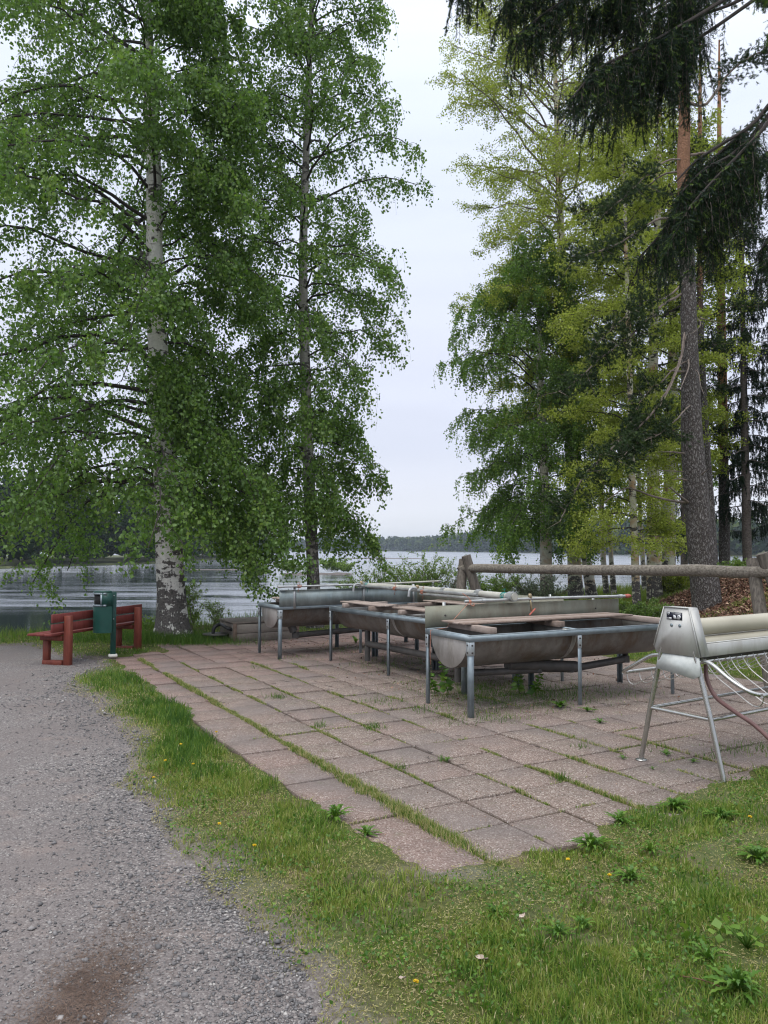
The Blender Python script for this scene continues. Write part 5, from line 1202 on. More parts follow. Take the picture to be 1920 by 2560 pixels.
# slimmer pine touching it from behind
ax_, rd_ = axis_px([(1790, 1560, 34), (1784, 1450, 27), (1776, 1300, 24), (1763, 1100, 21), (1756, 950, 18), (1751, 800, 15), (1748, 600, 12), (1750, 300, 10), (1750, 100, 4)], 22.5)
def sidebr(ax_, zs, L_, seed, up=.2):
    r = np.random.default_rng(seed); o = []
    for i, z in enumerate(zs):
        c = np.array([np.interp(z, ax_[:, 2], ax_[:, k]) for k in range(2)]+[z]); a = i*2.4+r.normal(0, .4); l = L_*r.uniform(.6, 1.1); h = np.array([math.cos(a), math.sin(a), 0])
        o.append((np.array([c, c+h*l*.4+Z3*l*up*.6, c+h*l*.75+Z3*l*up*.8, c+h*l+Z3*l*up*.5]), .022))
    return o
pine('pine_tree', 'slimmer reddish pine half hidden right behind the massive one', ax_, rd_, M_bkI, sidebr(ax_, np.linspace(6.5, 13, 16), 1.7, 3), 52)
ax_, rd_ = axis_px([(1816, 1530, 32), (1812, 1460, 27), (1811, 1380, 26), (1810, 1250, 25), (1808, 1100, 24), (1806, 950, 22), (1803, 800, 21), (1800, 600, 17), (1798, 300, 10), (1798, 100, 4)], 26)
pine('pine_tree', 'slim pine with orange upper trunk standing left of the dark spruce', ax_, rd_, M_bkJ, sidebr(ax_, np.linspace(4.6, 15, 22), 1.9, 4, .1), 53, tuft_from=.6, dead=sidebr(ax_, np.linspace(3.9, 8.5, 12), 1.1, 8, .3))

# ---- bushes on the shore
def shrub(name, label, c, rx, ry, h_, mat, seed, n_stem=26, leaf=.06, nl=60, tint0=.5, upright=.6, wid=.3, cat='shrub', group=None):
    rng = np.random.default_rng(seed); c = np.array([c[0], c[1], gz1(c[0], c[1])-.05]) if len(c) == 2 else np.array(c)
    r = root(name, label, cat, c, group)
    K = 6; s = np.linspace(0, 1, K); az = rng.random(n_stem)*6.283; L_ = h_*rng.uniform(.55, 1.05, n_stem)
    sp_ = np.stack([np.cos(az)*rx, np.sin(az)*ry, 0*az], 1)*rng.random((n_stem, 1))**.6
    b0 = c+sp_*.3; Pt = b0[:, None]+sp_[:, None]*.75*(s**1.2)[None, :, None]+Z3*(L_[:, None]*(s-.12*s**2))[..., None]+np.cumsum(rng.normal(0, .03*h_, (n_stem, K, 3)), 1)*(s[None, :, None])
    V1, F1 = tubes_batch(Pt, (.010*h_*(1-.8*s)+.002)[None]*np.ones((n_stem, 1)), 4)
    nt_ = n_stem*9; i = np.repeat(np.arange(n_stem), 9); ss = rng.uniform(.12, 1, nt_); q = interp_pts(Pt, i, ss)
    a = rng.random(nt_)*6.283; l = h_*rng.uniform(.12, .30, nt_); d = unit(np.stack([np.cos(a), np.sin(a), rng.uniform(.0, 1.4, nt_)*upright*1.5], 1))
    s3 = np.linspace(0, 1, 4); P3 = q[:, None]+d[:, None]*(l[:, None]*s3)[..., None]; V2, F2 = tubes_batch(P3, np.full((nt_, 4), .0035), 3)
    mk('stems', np.concatenate([V1, V2]), np.concatenate([F1, F2+len(V1)]), M_dead, r)
    per = max(3, int(1.9*nl*n_stem/nt_)); j = np.repeat(np.arange(nt_), per); t_ = rng.random(len(j))
    C = interp_pts(P3, j, t_)+rng.normal(0, .03, (len(j), 3)); D = unit(d[j]*.6+rng.normal(0, .6, (len(j), 3))+Z3*.2)
    V, F, T = leaves(C, D, rng.uniform(.6, 1.2, len(j))*leaf, np.clip(tint0+rng.normal(0, .2, len(j))+np.repeat(rng.normal(0, .12, nt_), per), 0, 1), rng, wid=wid)
    mk('foliage', V, F, mat, r, tint=T); return r
def on_ground(px, Y): return ((px-960)/FPX*Y*1.0, Y)
shrub('shrub', 'light green bushy willow rising above the pipes left of the log rail', on_ground(1035, 22.3), 1.1, .7, 1.75, M_bush, 61, 34, .065, 120, .55)
shrub('shrub', 'slender pale green bush between the second birch and the round willow', on_ground(930, 22.0), .8, .6, 1.55, M_bush, 62, 22, .06, 100, .5, 1)
shrub('shrub', 'low dense yellow-green bush at the foot of the round willow', on_ground(975, 20.6), 1.4, .6, .95, M_bush, 63, 40, .06, 90, .45)
shrub('shrub', 'grey-leaved willow bush with bare twigs left of the rail post', on_ground(1105, 23.0), .95, .7, 1.35, M_willow, 64, 30, .05, 60, .45)
shrub('shrub', 'green bush right below the log rail beside its left post', on_ground(1225, 24.0), 1.1, .7, 1.2, M_bush, 65, 34, .065, 110, .3)
shrub('shrub', 'silvery willow bush under the log rail in front of the bushy birch', on_ground(1330, 25), 1.5, .8, 1.05, M_willow, 66, 44, .05, 110, .5)
shrub('shrub', 'small leafy bush by the water behind the end of the red bench', (-5.75, 18.2, -.75), .8, .6, 1.0, M_bush, 67, 30, .06, 120, .4)
shrub('shrub', 'thin sapling with pale leaves just right of the big birch trunk', on_ground(474, 17.2), .35, .3, 1.4, M_bush, 68, 9, .055, 130, .55, 1)
shrub('shrub', 'tiny reddish-green bush at the bank between birch and wooden box', on_ground(548, 18.4), .3, .3, .65, M_bush, 69, 12, .035, 80, .6, 1)
shrub('shrub', 'bright yellow-green bush at the foot of the aspens, right of the tap pipe end', on_ground(1530, 22), .9, .6, .55, M_aspen, 70, 34, .06, 110, .3)
shrub('shrub', 'yellow-green undergrowth bush left of the massive pine base', on_ground(1690, 23), .9, .7, .8, M_aspen, 71, 36, .06, 110, .25)
shrub('shrub', 'low green weedy bush between thick aspens and the massive pine', on_ground(1600, 19.2), .8, .5, .55, M_bush, 72, 30, .06, 90, .25)
shrub('shrub', 'small green bush on top of the chip mound under the orange pine', on_ground(1835, 21.5), .8, .5, .5, M_bush, 73, 26, .06, 90, .3)

# ---- blades of grass
def blades(x, y, z, h_, wd, tint, rng, lean=.5):
    n = len(x); a = rng.random(n)*6.283; ln = lean*rng.random(n)**.8*h_; b = rng.random(n)*6.283
    dx, dy = np.cos(a)*ln, np.sin(a)*ln; sx_, sy_ = np.cos(b)*wd*.5, np.sin(b)*wd*.5
    up = np.sqrt(np.maximum(h_**2-ln**2, (.25*h_)**2))
    V = np.stack([np.stack([x-sx_, y-sy_, z], 1), np.stack([x+sx_, y+sy_, z], 1),
                  np.stack([x+dx*.35+sx_*.8, y+dy*.35+sy_*.8, z+up*.6], 1), np.stack([x+dx*.35-sx_*.8, y+dy*.35-sy_*.8, z+up*.6], 1),
                  np.stack([x+dx, y+dy, z+up], 1)], 1).reshape(-1, 3)
    k = np.arange(n)[:, None]*5
    return V, [k+np.array([[0, 1, 2, 3]]), k+np.array([[3, 2, 4]])], np.repeat(tint, 5)
rng = np.random.default_rng(9)
def masks(x, y):
    dp = sdist(x, y, PATIO); dg = sdist(x, y, PATH); n1 = fbm(x*2.3, y*2.3, 5)-.5; n2 = fbm(x*9, y*9, 6, 3)-.5
    u, v = uv(x, y)
    jp = dp+n1*.34+n2*.10-.20*np.exp(-((v+6.8)/1.6)**2)*(u < 3.1)+.05
    jg = dg+n1*.42+n2*.14
    return dp, dg, jp, jg, u, v
# main lawn
x, y = scatter(1450000, -7.5, 9.5, 2.2, 17.5, 1.55); k = np.abs(x) < y*.55+1.5; x, y = x[k], y[k]
dp, dg, jp, jg, u, v = masks(x, y)
tri = (u < 3.2) & (dg < 2.2)
lush = np.where(tri, sstep(.12, .62, jg)*sstep(3.4, 4.6, y)*sstep(12.5, 8.0, y), 0)
lush = lush*sstep(.28, .5, fbm(x*.9, y*.9, 41))*sstep(4.6, 6.0, y)
patch = fbm(x*1.7, y*1.7, 44); fine = fbm(x*6, y*6, 46)
edge = sstep(-.08, .35, jg)
# bare spot by the buried slab, thin on the bench strip
gb = G(1130, 2190); bare = np.exp(-(((x-gb[0])/.32)**2+((y-gb[1])/.10)**2))
gb2 = G(1000, 2150); bare = np.maximum(bare, .8*np.exp(-(((x-gb2[0])/.22)**2+((y-gb2[1])/.10)**2)))
dens = edge*(.30+.75*sstep(.3, .6, patch)*sstep(.25, .6, fine)+.8*lush)*(1-bare)*(1-.55*sstep(.58, .68, fbm(x*2.6, y*2.6, 66))*(1-.7*lush))*sstep(-.02, .10, jp)
far = sstep(10.5, 13, y)*(x < -2.5); dens = dens*(1-.35*far)
k = (rng.random(len(x)) < dens) & (jp > -.02) & (jg > -.12) & (y < shore(x)+.6); x, y, lush, patch, fine, edge = x[k], y[k], lush[k], patch[k], fine[k], edge[k]
n = len(x); clump = fbm(x*14, y*14, 47, 2)
h_ = (.016+.024*sstep(.35, .65, patch)+.034*lush+.022*sstep(.55, .8, clump))*rng.uniform(.5, 1.4, n)*(1+.05*y)
straw = rng.random(n) < (.40*sstep(.58, .36, patch)+.08)*(1-.85*lush)+.35*(1-edge)
tint = np.clip(.43-.24*lush+.22*(1-edge)-.25*(patch-.5)+.5*(fine-.5)-.35*(clump-.5)-.45*(fbm(x*.75, y*.75, 43)-.5)+rng.normal(0, .15, n), 0, .66); tint[straw] = rng.uniform(.72, 1, straw.sum())
h_[straw] *= .7
z = ground_z(x, y)-.003
V, F, T = blades(x, y, z, h_, (.0026+.0024*rng.random(n))*(1+.10*y), tint, rng, lean=.95)
setp(mk('grass', V, F, M_grass, tint=T), kind='stuff'); print('lawn blades', n)
# clover and other small broad leaves in the lawn
x, y = scatter(210000, -6.0, 8.0, 2.6, 13, 1.6); k = np.abs(x) < y*.53+.3; x, y = x[k], y[k]; dp, dg, jp, jg, u, v = masks(x, y)
k = (jp > .03) & (jg > .05) & (rng.random(len(x)) < .65*sstep(.45, .68, fbm(x*3.1, y*3.1, 48))); x, y = x[k], y[k]; n = len(x)
D = unit(np.stack([rng.normal(0, 1, n), rng.normal(0, 1, n), rng.uniform(.0, .9, n)], 1))
V, F, T = leaves(np.stack([x, y, ground_z(x, y)+rng.uniform(.008, .035, n)], 1), D, rng.uniform(.010, .026, n), np.clip(rng.normal(.5, .25, n), 0, 1), rng, wid=.38)
setp(mk('ground_cover', V, F, M_weed, tint=T), kind='stuff')
# dry thatch lying in the lawn
x, y = scatter(260000, -6.0, 8.0, 2.6, 11, 1.6); k = np.abs(x) < y*.53+.3; x, y = x[k], y[k]; dp, dg, jp, jg, u, v = masks(x, y)
k = (jp > -.05) & (jg > -.12) & (rng.random(len(x)) < .15+.85*sstep(.56, .36, fbm(x*1.7, y*1.7, 44))); x, y = x[k], y[k]; n = len(x)
D = unit(np.stack([rng.normal(0, 1, n), rng.normal(0, 1, n), rng.uniform(-.1, .35, n)], 1))
V, F, T = leaves(np.stack([x, y, ground_z(x, y)+rng.uniform(.004, .018, n)], 1), D, rng.uniform(.007, .024, n), rng.uniform(.64, .93, n), rng, wid=.12)
setp(mk('dry_thatch', V, F, M_grass, tint=T), kind='stuff')
# grass growing in the joints of the paving
xs_, ys_, hs_ = [], [], []
def joint_line(u0, v0, v1, per, wd, hgt, thr, seed):
    n = int(abs(v1-v0)*per); vv = rng.uniform(min(v0, v1), max(v0, v1), n); c = fbm(vv*1.7, vv*0+seed, 50+seed, 4); k = c > thr; vv = vv[k]
    wn = .35+1.3*fbm(vv*5, vv*0+seed, 90+seed, 3); uu = u0+rng.normal(0, 1, len(vv))*wd*wn[:len(vv)]*.8; kk = rng.random(len(vv)) < .25+1.1*sstep(.3, .7, fbm(vv*9, vv*0+seed, 95+seed, 2)); uu = uu[kk]; vv = vv[kk]; ck = c[k][kk]; X_, Y_ = xy(uu, vv); xs_.append(X_); ys_.append(Y_); hs_.append(hgt*rng.uniform(.3, 1.3, len(vv))*(.35+1.1*np.clip((ck-thr)*4, 0, 1)))
joint_line(2.80, -3.6, -6.2, 4600, .036, .028, .16, 1); joint_line(2.80, -6, -9.2, 2900, .020, .026, .24, 2); joint_line(2.80, -9, -13.2, 1800, .018, .034, .38, 3)
joint_line(3.30, -3.8, -7.0, 1500, .012, .020, .46, 4); joint_line(3.30, -7.0, -12.4, 1500, .013, .024, .42, 5)
joint_line(3.80, -4.2, -12.0, 1100, .011, .018, .48, 6); joint_line(4.30, -3.9, -5.8, 2000, .014, .024, .36, 7); joint_line(4.30, -6.0, -12, 1100, .012, .02, .47, 8)
joint_line(4.80, -3.8, -12, 900, .014, .026, .55, 9); joint_line(5.30, -3.8, -8, 900, .014, .026, .55, 10); joint_line(5.8, -3.8, -8, 900, .014, .026, .56, 11)
for q in range(12):     # cross joints, sparse
    vv0 = V0-ST*q; n = 900; uu = rng.uniform(2.4, 6.5, n); c = fbm(uu*2, uu*0+q*3.1, 77, 3); k = c > .62; X_, Y_ = xy(uu[k], vv0+rng.normal(0, .008, k.sum())); xs_.append(X_); ys_.append(Y_); hs_.append(.018*rng.uniform(.4, 1.3, k.sum()))
x = np.concatenate(xs_); y = np.concatenate(ys_); h_ = np.concatenate(hs_); n = len(x)
tint = np.clip(rng.normal(.38, .14, n), 0, .68); st_ = rng.random(n) < .42; tint[st_] = rng.uniform(.72, 1, st_.sum())
V, F, T = blades(x, y, np.full(n, -.014), h_+.014, (.0024+.0014*rng.random(n))*(1+.10*y), tint, rng, lean=.8)
setp(mk('joint_grass', V, F, M_grass, tint=T), kind='stuff')
# taller grass along the bank and round the trees
x = rng.uniform(-14, 17, 330000); y = rng.uniform(12.5, 36, 330000); yc = shore(x); dp = sdist(x, y, PATIO); mnd = base_z(x, y)
k = (np.abs(x) < y*.53+.5) & (dp > .12) & (y < yc+1.4) & (sdist(x, y, PATH) > .05) & ~((mnd > .28) & (y < 22))
hg = .05+.30*sstep(-2.2, .4, y-yc)*(.4+fbm(x*.8, y*.8, 61))+.07*sstep(17, 20, y)*(x > 2.5)+.04*(x > 3)
k &= rng.random(len(x)) < .55+.45*(x > 2); x, y, hg = x[k], y[k], hg[k]; n = len(x)
tint = np.clip(.40+.12*sstep(4, 8, x)+.3*(fbm(x*.7, y*.7, 62)-.5)+rng.normal(0, .11, n), 0, .72)
V, F, T = blades(x, y, ground_z(x, y)-.01, hg*rng.uniform(.5, 1.2, n), .011*rng.uniform(.6, 1.3, n), tint, rng, lean=.6)
setp(mk('shore_grass', V, F, M_grass, tint=T), kind='stuff')
# tufts: collar round the big birch, weeds under the tables
x1 = rng.normal(-4.35, .75, 9000); y1 = 15.25+rng.normal(0, .26, 9000)-.10*(x1+4.35)
tl = []
for (px, py, sp_, n_) in ((955, 1758, .16, 420), (1075, 1775, .14, 260), (1185, 1792, .20, 420), (1260, 1800, .14, 240), (745, 1648, .2, 260), (870, 1625, .3, 500), (1000, 1660, .5, 1300), (1240, 1745, .42, 1500), (1370, 1735, .42, 2200), (1230, 1735, .5, 2600), (1150, 1720, .35, 900), (1560, 1735, .3, 300),
                          (1640, 1870, .07, 60), (1830, 1880, .12, 160), (1900, 1870, .14, 260), (1790, 1895, .05, 60), (650, 1668, .12, 120), (800, 1815, .05, 160), (935, 1820, .06, 220), (1000, 1920, .05, 120), (1405, 1948, .03, 160), (1110, 1900, .04, 60), (690, 1742, .07, 200), (1450, 1870, .04, 60)):
    g = G(px, py); a = rng.normal(0, sp_, (n_, 2)); tl.append(np.column_stack([g[0]+a[:, 0], g[1]+a[:, 1]]))
q = np.concatenate(tl); x = np.concatenate([x1, q[:, 0]]); y = np.concatenate([y1, q[:, 1]]); n = len(x); h_ = np.concatenate([rng.uniform(.08, .26, 9000), rng.uniform(.03, .15, n-9000)])
V, F, T = blades(x, y, np.minimum(ground_z(x, y), .02)-.005, h_, .0065*rng.uniform(.6, 1.3, n), np.clip(rng.normal(.22, .14, n), 0, .7), rng, lean=.7)
setp(mk('weedy_grass', V, F, M_grass, tint=T), kind='stuff')

# ---- wood chips and dead leaves on the right-hand mound and under the tables
def chips(name, x, y, z, size, mat, rng, stops=None):
    n = len(x); a = rng.random(n)*6.283; D = np.stack([np.cos(a), np.sin(a), rng.normal(0, .45, n)], 1); D = unit(D)
    V, F, T = leaves(np.stack([x, y, z], 1), D, size*rng.uniform(.5, 1.4, n), rng.random(n), rng, wid=.28, cup=.15)
    return setp(mk(name, V, F, mat, tint=T), kind='stuff')
m, t, Nn, L, o = newmat('chip_mix'); c = ramp(t, attr(t), [(0, (.06, .03, .02)), (.4, (.14, .072, .048)), (.8, (.25, .145, .10)), (1, (.48, .34, .24))]); bsdf(t, o, c, .85, spec=.2); M_chip = m
x = rng.uniform(5, 14, 90000); y = rng.uniform(14, 24, 90000); b_ = base_z(x, y); k = (b_ > .10+.25*(fbm(x, y, 71)-.3)) & (y < 23); x, y = x[k], y[k]
chips('wood_chips', x, y, ground_z(x, y)+.012, .075, M_chip, rng)
x = rng.uniform(-3.4, 3.8, 5200); y = rng.uniform(8.6, 15.6, 5200); dp = sdist(x, y, PATIO); u, v = uv(x, y)
k = (dp < -.1) & (rng.random(5200) < sstep(4.6, 5.6, u)*(.25+.75*sstep(-12.5, -14, v))*.8); x, y = x[k], y[k]; chips('fallen_leaves', x, y, np.full(len(x), .008), .035, M_chip, rng)

x = rng.uniform(-5.5, 5, 9000); y = rng.uniform(4.4, 15.5, 9000); dp = sdist(x, y, PATIO); k = (dp < -.03) & (rng.random(9000) < .12+.9*sstep(.52, .72, fbm(x*1.3, y*1.3, 83))); x, y = x[k], y[k]
chips('seed_litter', x, y, np.full(len(x), .006), .013, M_chip, rng)
mb = MB()
for k_ in range(85):
    u_ = rng.uniform(2.4, 8.5); v_ = rng.uniform(-14.5, -4.2) if k_ % 3 else rng.uniform(-14.5, -9); x_, y_ = xy(u_, v_); a_ = rng.random()*6.28; l_ = rng.uniform(.04, .22); pts = [np.array([x_, y_, .006])]
    for q_ in range(4): a_ += rng.normal(0, .45); pts.append(pts[-1]+np.array([math.cos(a_)*l_/4, math.sin(a_)*l_/4, rng.uniform(-.001, .004)]))
    mb.tube(pts, [.0028, .0026, .0022, .0018, .0012], 4, cap=False)
setp(mb.build('twig_litter', M_twig), kind='stuff')
# ---- single weeds
def rosette(label, px, py, n_, L_, seed, group=None, flat=.8, mat=None, tint0=.5, wid=.062, cat='weed', name='dandelion_plant', jag=True, zz=None):
    rng = np.random.default_rng(seed); g = G(px, py); g[2] = max(gz1(g[0], g[1]), 0 if sdist(g[:1], g[1:2], PATIO)[0] < -.2 else -1)
    r = root(name, label, cat, g, group); K = 13; s = np.linspace(0, 1, K); Vs = []; Fs = []; Ts = []; o = 0
    for i in range(n_):
        a = i*2.4+rng.normal(0, .3); l = L_*rng.uniform(.55, 1.1); e = rng.uniform(flat*.5, flat*1.6+.25)
        h = np.array([math.cos(a), math.sin(a), 0]); sd_ = np.array([-h[1], h[0], 0])
        c = g+h*(l*s*math.cos(e))[:, None]+Z3*(l*(math.sin(e)*s*1.25-.85*s**2.1*math.sin(e)+.02))[:, None]
        w_ = l*wid*np.sin(np.pi*np.clip(s*.86+.10, 0, 1))**.8
        if jag: w_ = w_*np.where(np.arange(K) % 2 == 0, 1.4, .55)
        w_[-1] = .001
        V = np.concatenate([c-sd_*w_[:, None]+Z3*.25*w_[:, None], c, c+sd_*w_[:, None]+Z3*.25*w_[:, None]])
        j = np.arange(K-1)[:, None]; F = np.concatenate([np.concatenate([j, j+K, j+K+1, j+1], 1), np.concatenate([j+K, j+2*K, j+2*K+1, j+K+1], 1)])
        Vs.append(V); Fs.append(F+o); o += len(V); Ts.append(np.full(len(V), np.clip(tint0+rng.normal(0, .18), 0, 1)))
    mk('leaves', np.concatenate(Vs), np.concatenate(Fs), mat or M_weed, r, tint=np.concatenate(Ts)); return r
RS = [('dandelion rosette in the lawn at the lower left side of the paving', 838, 2052, 26, .20), ('low dandelion leaves touching the paving edge left of the half-buried slab', 915, 2085, 20, .15),
      ('big dandelion clump on the lawn just right of the near paving corner', 1478, 2130, 34, .21), ('dandelion clump right of the near corner, against the last slabs', 1548, 2062, 24, .17),
      ('dark green dandelion clump at the paving edge below the mangle', 1688, 2030, 34, .19), ('tall dandelion clump in the grass right of the mangle foot', 1800, 2060, 34, .20),
      ('dandelion clump in the lawn, in the middle of the right half', 1578, 2210, 26, .17), ('jagged leaves in the lawn between the two central clumps', 1625, 2140, 18, .15),
      ('small upright weed in the lawn left of the white leaf', 1240, 2290, 16, .12), ('weed tuft in the lawn above the pale dead leaf', 1395, 2345, 22, .14),
      ('weed tuft in the lawn straight behind the pale dead leaf', 1455, 2325, 16, .12), ('dandelion plant at the right edge halfway up the lawn', 1895, 2160, 34, .20),
      ('large light green weed in the bottom right corner of the lawn', 1845, 2500, 30, .20), ('upright serrated weed near the bottom right corner, beside a twig', 1770, 2415, 12, .16),
      ('broad-leaved weed in the lawn, bottom middle right', 1600, 2420, 18, .12)]
for i, (lab, px, py, n_, l_) in enumerate(RS): rosette(lab, px, py, int(n_*1.7), l_*.88, 100+i, group='dandelions and weeds in the lawn')
RP = [('small leafy weed on the slabs in front of the middle leg of the nearest table', 1398, 1768, 22, .17), ('little drooping weed on the slabs right of the middle table leg', 1468, 1778, 14, .13), ('small weed on bare slabs left of the mangle legs', 1500, 1808, 12, .11),
      ('tiny weed between slabs below the nearest table', 1118, 1902, 10, .07), ('tiny weed on the slabs left of the mangle foot', 1557, 1897, 12, .08), ('dark little weed on the slabs between the mangle legs', 1665, 1886, 12, .09), ('tiny weed near the rear slabs under the mangle', 1735, 1905, 12, .08), ('tiny weed on slabs below the left mangle foot', 1632, 1923, 8, .06),
      ('dark weed growing under the far end of the middle table', 890, 1608, 8, .28)]
for i, (lab, px, py, n_, l_) in enumerate(RP): rosette(lab, px, py, n_, l_, 140+i, group='weeds sprouting between slabs', jag=False, wid=.11, flat=.6, tint0=.4, name='weed_plant')
# nettle-like tall weed by the trough end
def tall_weed(label, px, py, h_, seed, n_=9, ll=.10):
    rng = np.random.default_rng(seed); g = G(px, py); r = root('tall_weed', label, 'weed', g, 'weeds sprouting between slabs'); mb = MB(); C = []; D = []; S = []
    pts = np.array([g+Z3*h_*f+np.array([.03*math.sin(f*4+seed), .02*math.cos(f*5), 0]) for f in np.linspace(0, 1, 7)]); mb.tube(pts, np.linspace(.005, .002, 7), 5); mb.build('stem', M_weed, r)
    for i in range(n_*4):
        f = .18+.82*(i//4)/n_; a = (i % 4)*1.57+(i//4)*.8+rng.normal(0, .2); C.append(np.array([np.interp(f, np.linspace(0, 1, 7), pts[:, k]) for k in range(3)])); D.append([math.cos(a), math.sin(a), rng.uniform(-.35, .45)]); S.append(ll*(1.25-.75*f)*rng.uniform(.8, 1.2))
    V, F, T = leaves(np.array(C), unit(np.array(D)), np.array(S), np.clip(rng.normal(.55, .2, len(S)), 0, 1), rng, wid=.30); mk('leaves', V, F, M_weed, r, tint=T)
tall_weed('tall leafy nettle growing beside the round end of the nearest trough', 1112, 1742, .46, 1); tall_weed('short leafy stalk left of the tall nettle by the table leg', 1082, 1735, .30, 2, 6); tall_weed('leafy stalk standing in the shade under the nearest table', 1300, 1735, .36, 3, 8); tall_weed('second shaded stalk under the nearest table, near its middle leg', 1345, 1740, .30, 4, 7)
# dandelion flowers
FL = [(452, 1868, .13, 'orange-yellow dandelion flower, uppermost in the lush grass strip'), (413, 1905, .12, 'yellow dandelion flower on a slanting stalk left in the grass strip'), (384, 1948, .10, 'yellow dandelion flower nearest the gravel edge'), (483, 1915, .10, 'small yellow flower in the middle of the lush strip'),
      (548, 2068, .07, 'deep yellow dandelion flower low at the gravel edge'), (636, 2120, .10, 'dandelion flower on a leaning stalk below the lush strip'), (1420, 2155, .05, 'yellow flower in the lawn right of the buried slab'), (1524, 2195, .06, 'yellow flower in the lawn below the big dandelion clumps'),
      (1040, 2460, .04, 'dandelion flower in the bottom middle of the lawn'), (1875, 2052, .06, 'yellow flower by the right edge of the lawn'), (541, 1832, .10, 'yellow flower beside the paving at the top of the grass strip')]
for i, (px, py, h_, lab) in enumerate(FL):
    g = G(px, py, h_); c = np.array([g[0], g[1], 0]); rg = np.random.default_rng(300+i); gz_ = gz1(c[0], c[1]); r = root('dandelion_flower', lab, 'flower', (c[0], c[1], gz_), 'yellow dandelion flowers')
    b0 = np.array([c[0]+rg.normal(0, .03), c[1]+rg.normal(0, .03), gz_]); top = np.array([c[0], c[1], gz_+h_]); mb = MB(); mb.tube([b0, (b0+top)/2+np.array([.004, 0, .01]), top], .0016, 5); mb.build('stalk', M_weed, r)
    n = 46; a = rg.random(n)*6.283; D = unit(np.stack([np.cos(a), np.sin(a), rg.uniform(.1, 1.2, n)], 1)); V, F, T = leaves(np.repeat(top[None], n, 0), D, np.full(n, .015), rg.random(n), rg, wid=.18, cup=.02); mk('petals', V, F, M_petal, r)
# stray objects in the lawn
def flat_leaf(label, px, py, L_, rz, mat, name='dead_leaf', wid=.30):
    g = G(px, py, .035); s = np.linspace(0, 1, 9); wv = L_*wid*np.sin(np.pi*s)**.7*np.array([1, 1.1, .85, 1.05, .9, 1.1, .8, 1, 1]); d = np.array([math.cos(rz), math.sin(rz), .08]); q = np.array([-d[1], d[0], 0])
    zc = .003*np.sin(s*6); V = np.concatenate([g+d*(L_*(s-.5))[:, None]+q*wv[:, None]+Z3*(.004+zc)[:, None], g+d*(L_*(s-.5))[:, None]+Z3*zc[:, None], g+d*(L_*(s-.5))[:, None]-q*wv[:, None]+Z3*(.006-zc)[:, None]])
    j = np.arange(8)[:, None]; F = np.concatenate([np.concatenate([j, j+9, j+10, j+1], 1), np.concatenate([j+9, j+18, j+19, j+10], 1)])
    o = mk(name, V, F, mat, smooth=True); md = o.modifiers.new('thickness', 'SOLIDIFY'); md.thickness = .0012; return setp(o, label, 'leaf', 'dead leaves on the lawn')
flat_leaf('pale pinkish-white dead leaf lying on the lawn, the largest', 1205, 2395, .062, -.5, M_dry)
flat_leaf('brownish dead leaf on the lawn, upper left of the largest one', 1305, 2290, .045, .9, M_dry); flat_leaf('small pale dead leaf, leftmost of the leaves lying on the lawn', 1795-790, 2445, .03, .2, M_dry)
mb = MB(); mb.tube(curve_pts([G(1700, 2440, .04), G(1745, 2447, .06), G(1790, 2462, .05), G(1815, 2475, .03)], 5), [.0022]*16, 6); mb.tube([G(1760, 2450, .055), G(1775, 2470, .04), G(1800, 2480, .03)], .0015, 5); setp(mb.build('twig', M_chip), 'reddish-brown forked twig lying in the bottom right of the lawn', 'twig')
def broad_plant(label, px, py, seed, n_=24, R_=.17, ls=.045):
    rng = np.random.default_rng(seed); g = G(px, py); g[2] = gz1(g[0], g[1]); r = root('seedling', label, 'plant', g); mb = MB(); C = []; D = []; S = []
    for i in range(n_):
        a = i*2.4; l = R_*rng.uniform(.4, 1); e = rng.uniform(.5, 1.3); d = np.array([math.cos(a)*math.cos(e), math.sin(a)*math.cos(e), math.sin(e)]); t_ = g+d*l; mb.tube([g, g+d*l*.5+Z3*.01, t_], .0016, 5); C.append(t_); D.append([math.cos(a), math.sin(a), -.1]); S.append(ls*rng.uniform(.7, 1.2))
    mb.build('stems', M_weed, r); V, F, T = leaves(np.array(C), unit(np.array(D)), np.array(S), np.clip(rng.normal(.8, .12, n_), 0, 1), rng, wid=.5, cup=.08); mk('leaves', V, F, M_weed, r, tint=T)
broad_plant('young aspen shoot with round light green leaves at the right edge of the lawn', 1868, 2380, 5); broad_plant('small round-leaved shoot above the twig in the lawn', 1735, 2370, 6, 6, .12, .05)
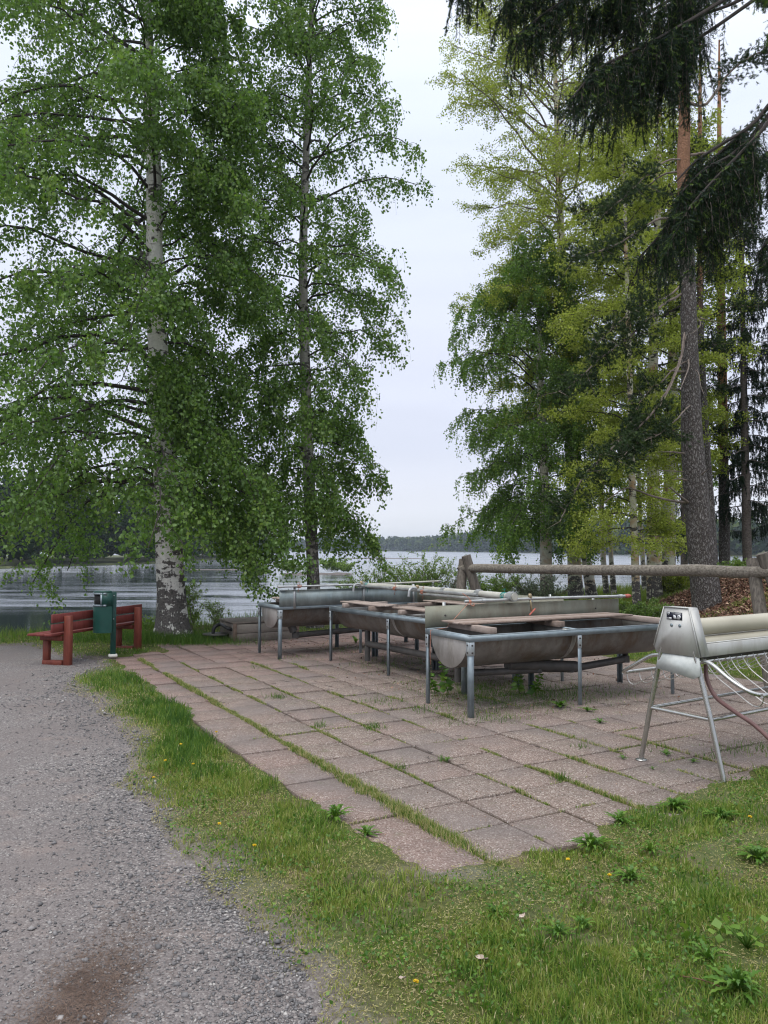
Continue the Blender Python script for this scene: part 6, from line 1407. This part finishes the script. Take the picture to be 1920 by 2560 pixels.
# ---- shore stones, islet and stone bar in the water
def rocks(name, label, cat, centers, rg, squash=.55, kind=None, group=None):
    for i, (c, s) in enumerate(centers):
        n = 10; th = np.linspace(0, math.pi, 6)[1:-1]; V = [[0, 0, 1]]
        for a in th:
            for b in np.linspace(0, 2*math.pi, n, endpoint=False): V.append([math.sin(a)*math.cos(b), math.sin(a)*math.sin(b), math.cos(a)])
        V.append([0, 0, -1]); V = np.array(V)*(1+rg.normal(0, .12, (len(V), 1))); V = V*np.array([s*rg.uniform(.8, 1.3), s*rg.uniform(.8, 1.2), s*squash])+np.array(c)
        F3 = [[0, 1+j, 1+(j+1) % n] for j in range(n)]+[[len(V)-1, 1+3*n+(j+1) % n, 1+3*n+j] for j in range(n)]; F4 = [[1+r_*n+j, 1+(r_+1)*n+j, 1+(r_+1)*n+(j+1) % n, 1+r_*n+(j+1) % n] for r_ in range(3) for j in range(n)]
        setp(mk(name, V, [np.array(F3), np.array(F4)], M_rock), label[i] if isinstance(label, list) else label, cat, group, kind)
rg = np.random.default_rng(8)
def islet(name, pxs, py, depth, hgt, trees=0, seed=1):
    a = np.array([*at_water(pxs[0], py), WZ]); b = np.array([*at_water(pxs[1], py), WZ]); K = 30; s = np.linspace(0, 1, K); V = []; rg = np.random.default_rng(seed)
    for f in (0, .5, 1):
        for i in range(K): V.append(a*(1-s[i])+b*s[i]+np.array([0, depth*f, (hgt*(.5+.9*vnoise(s[i]*9, 0*s[i]+seed, 2))*math.sin(math.pi*s[i])**.4 if f == .5 else -.1)]))
    j = np.arange(K-1)[:, None]; F = np.concatenate([np.concatenate([j, j+1, j+K+1, j+K], 1), np.concatenate([j+K, j+K+1, j+2*K+1, j+2*K], 1)])
    setp(mk(name, np.array(V), F, M_rock), kind='structure'); return a, b
islet('islet', (690, 885), 1437, 5, .22, seed=3); islet('stone_bar', (840, 1060), 1397, 8, .35, seed=5); islet('stone_bar', (460, 620), 1425, 3, .12, seed=7)
for (px, py, lab, s_) in ((720, 1435, 'green bush on the little islet seen left of the second birch trunk', 1.6), (825, 1434, 'green bush on the islet just right of the second birch trunk', 2.0), (862, 1435, 'lowest green bush at the right tip of the islet', 1.2)):
    g = at_water(px, py); shrub('shrub', lab, (g[0], g[1]+2.5, WZ+.2), s_*1.4, s_, s_, M_bush, int(px), 24, .22, 80, .35)

# ---- air: one thin even haze box round everything
m = bpy.data.materials.new('haze_air'); m.use_nodes = True; t = m.node_tree; t.nodes.clear(); o = t.nodes.new('ShaderNodeOutputMaterial'); v = t.nodes.new('ShaderNodeVolumePrincipled')
v.inputs['Color'].default_value = (.72, .82, .95, 1); v.inputs['Density'].default_value = .00026; v.inputs['Anisotropy'].default_value = .2; t.links.new(v.outputs[0], o.inputs['Volume'])
b = MB(); b.box((0, 1500, 12), (8600, 7400, 34)); hz = b.build('haze', m); setp(hz, kind='stuff')
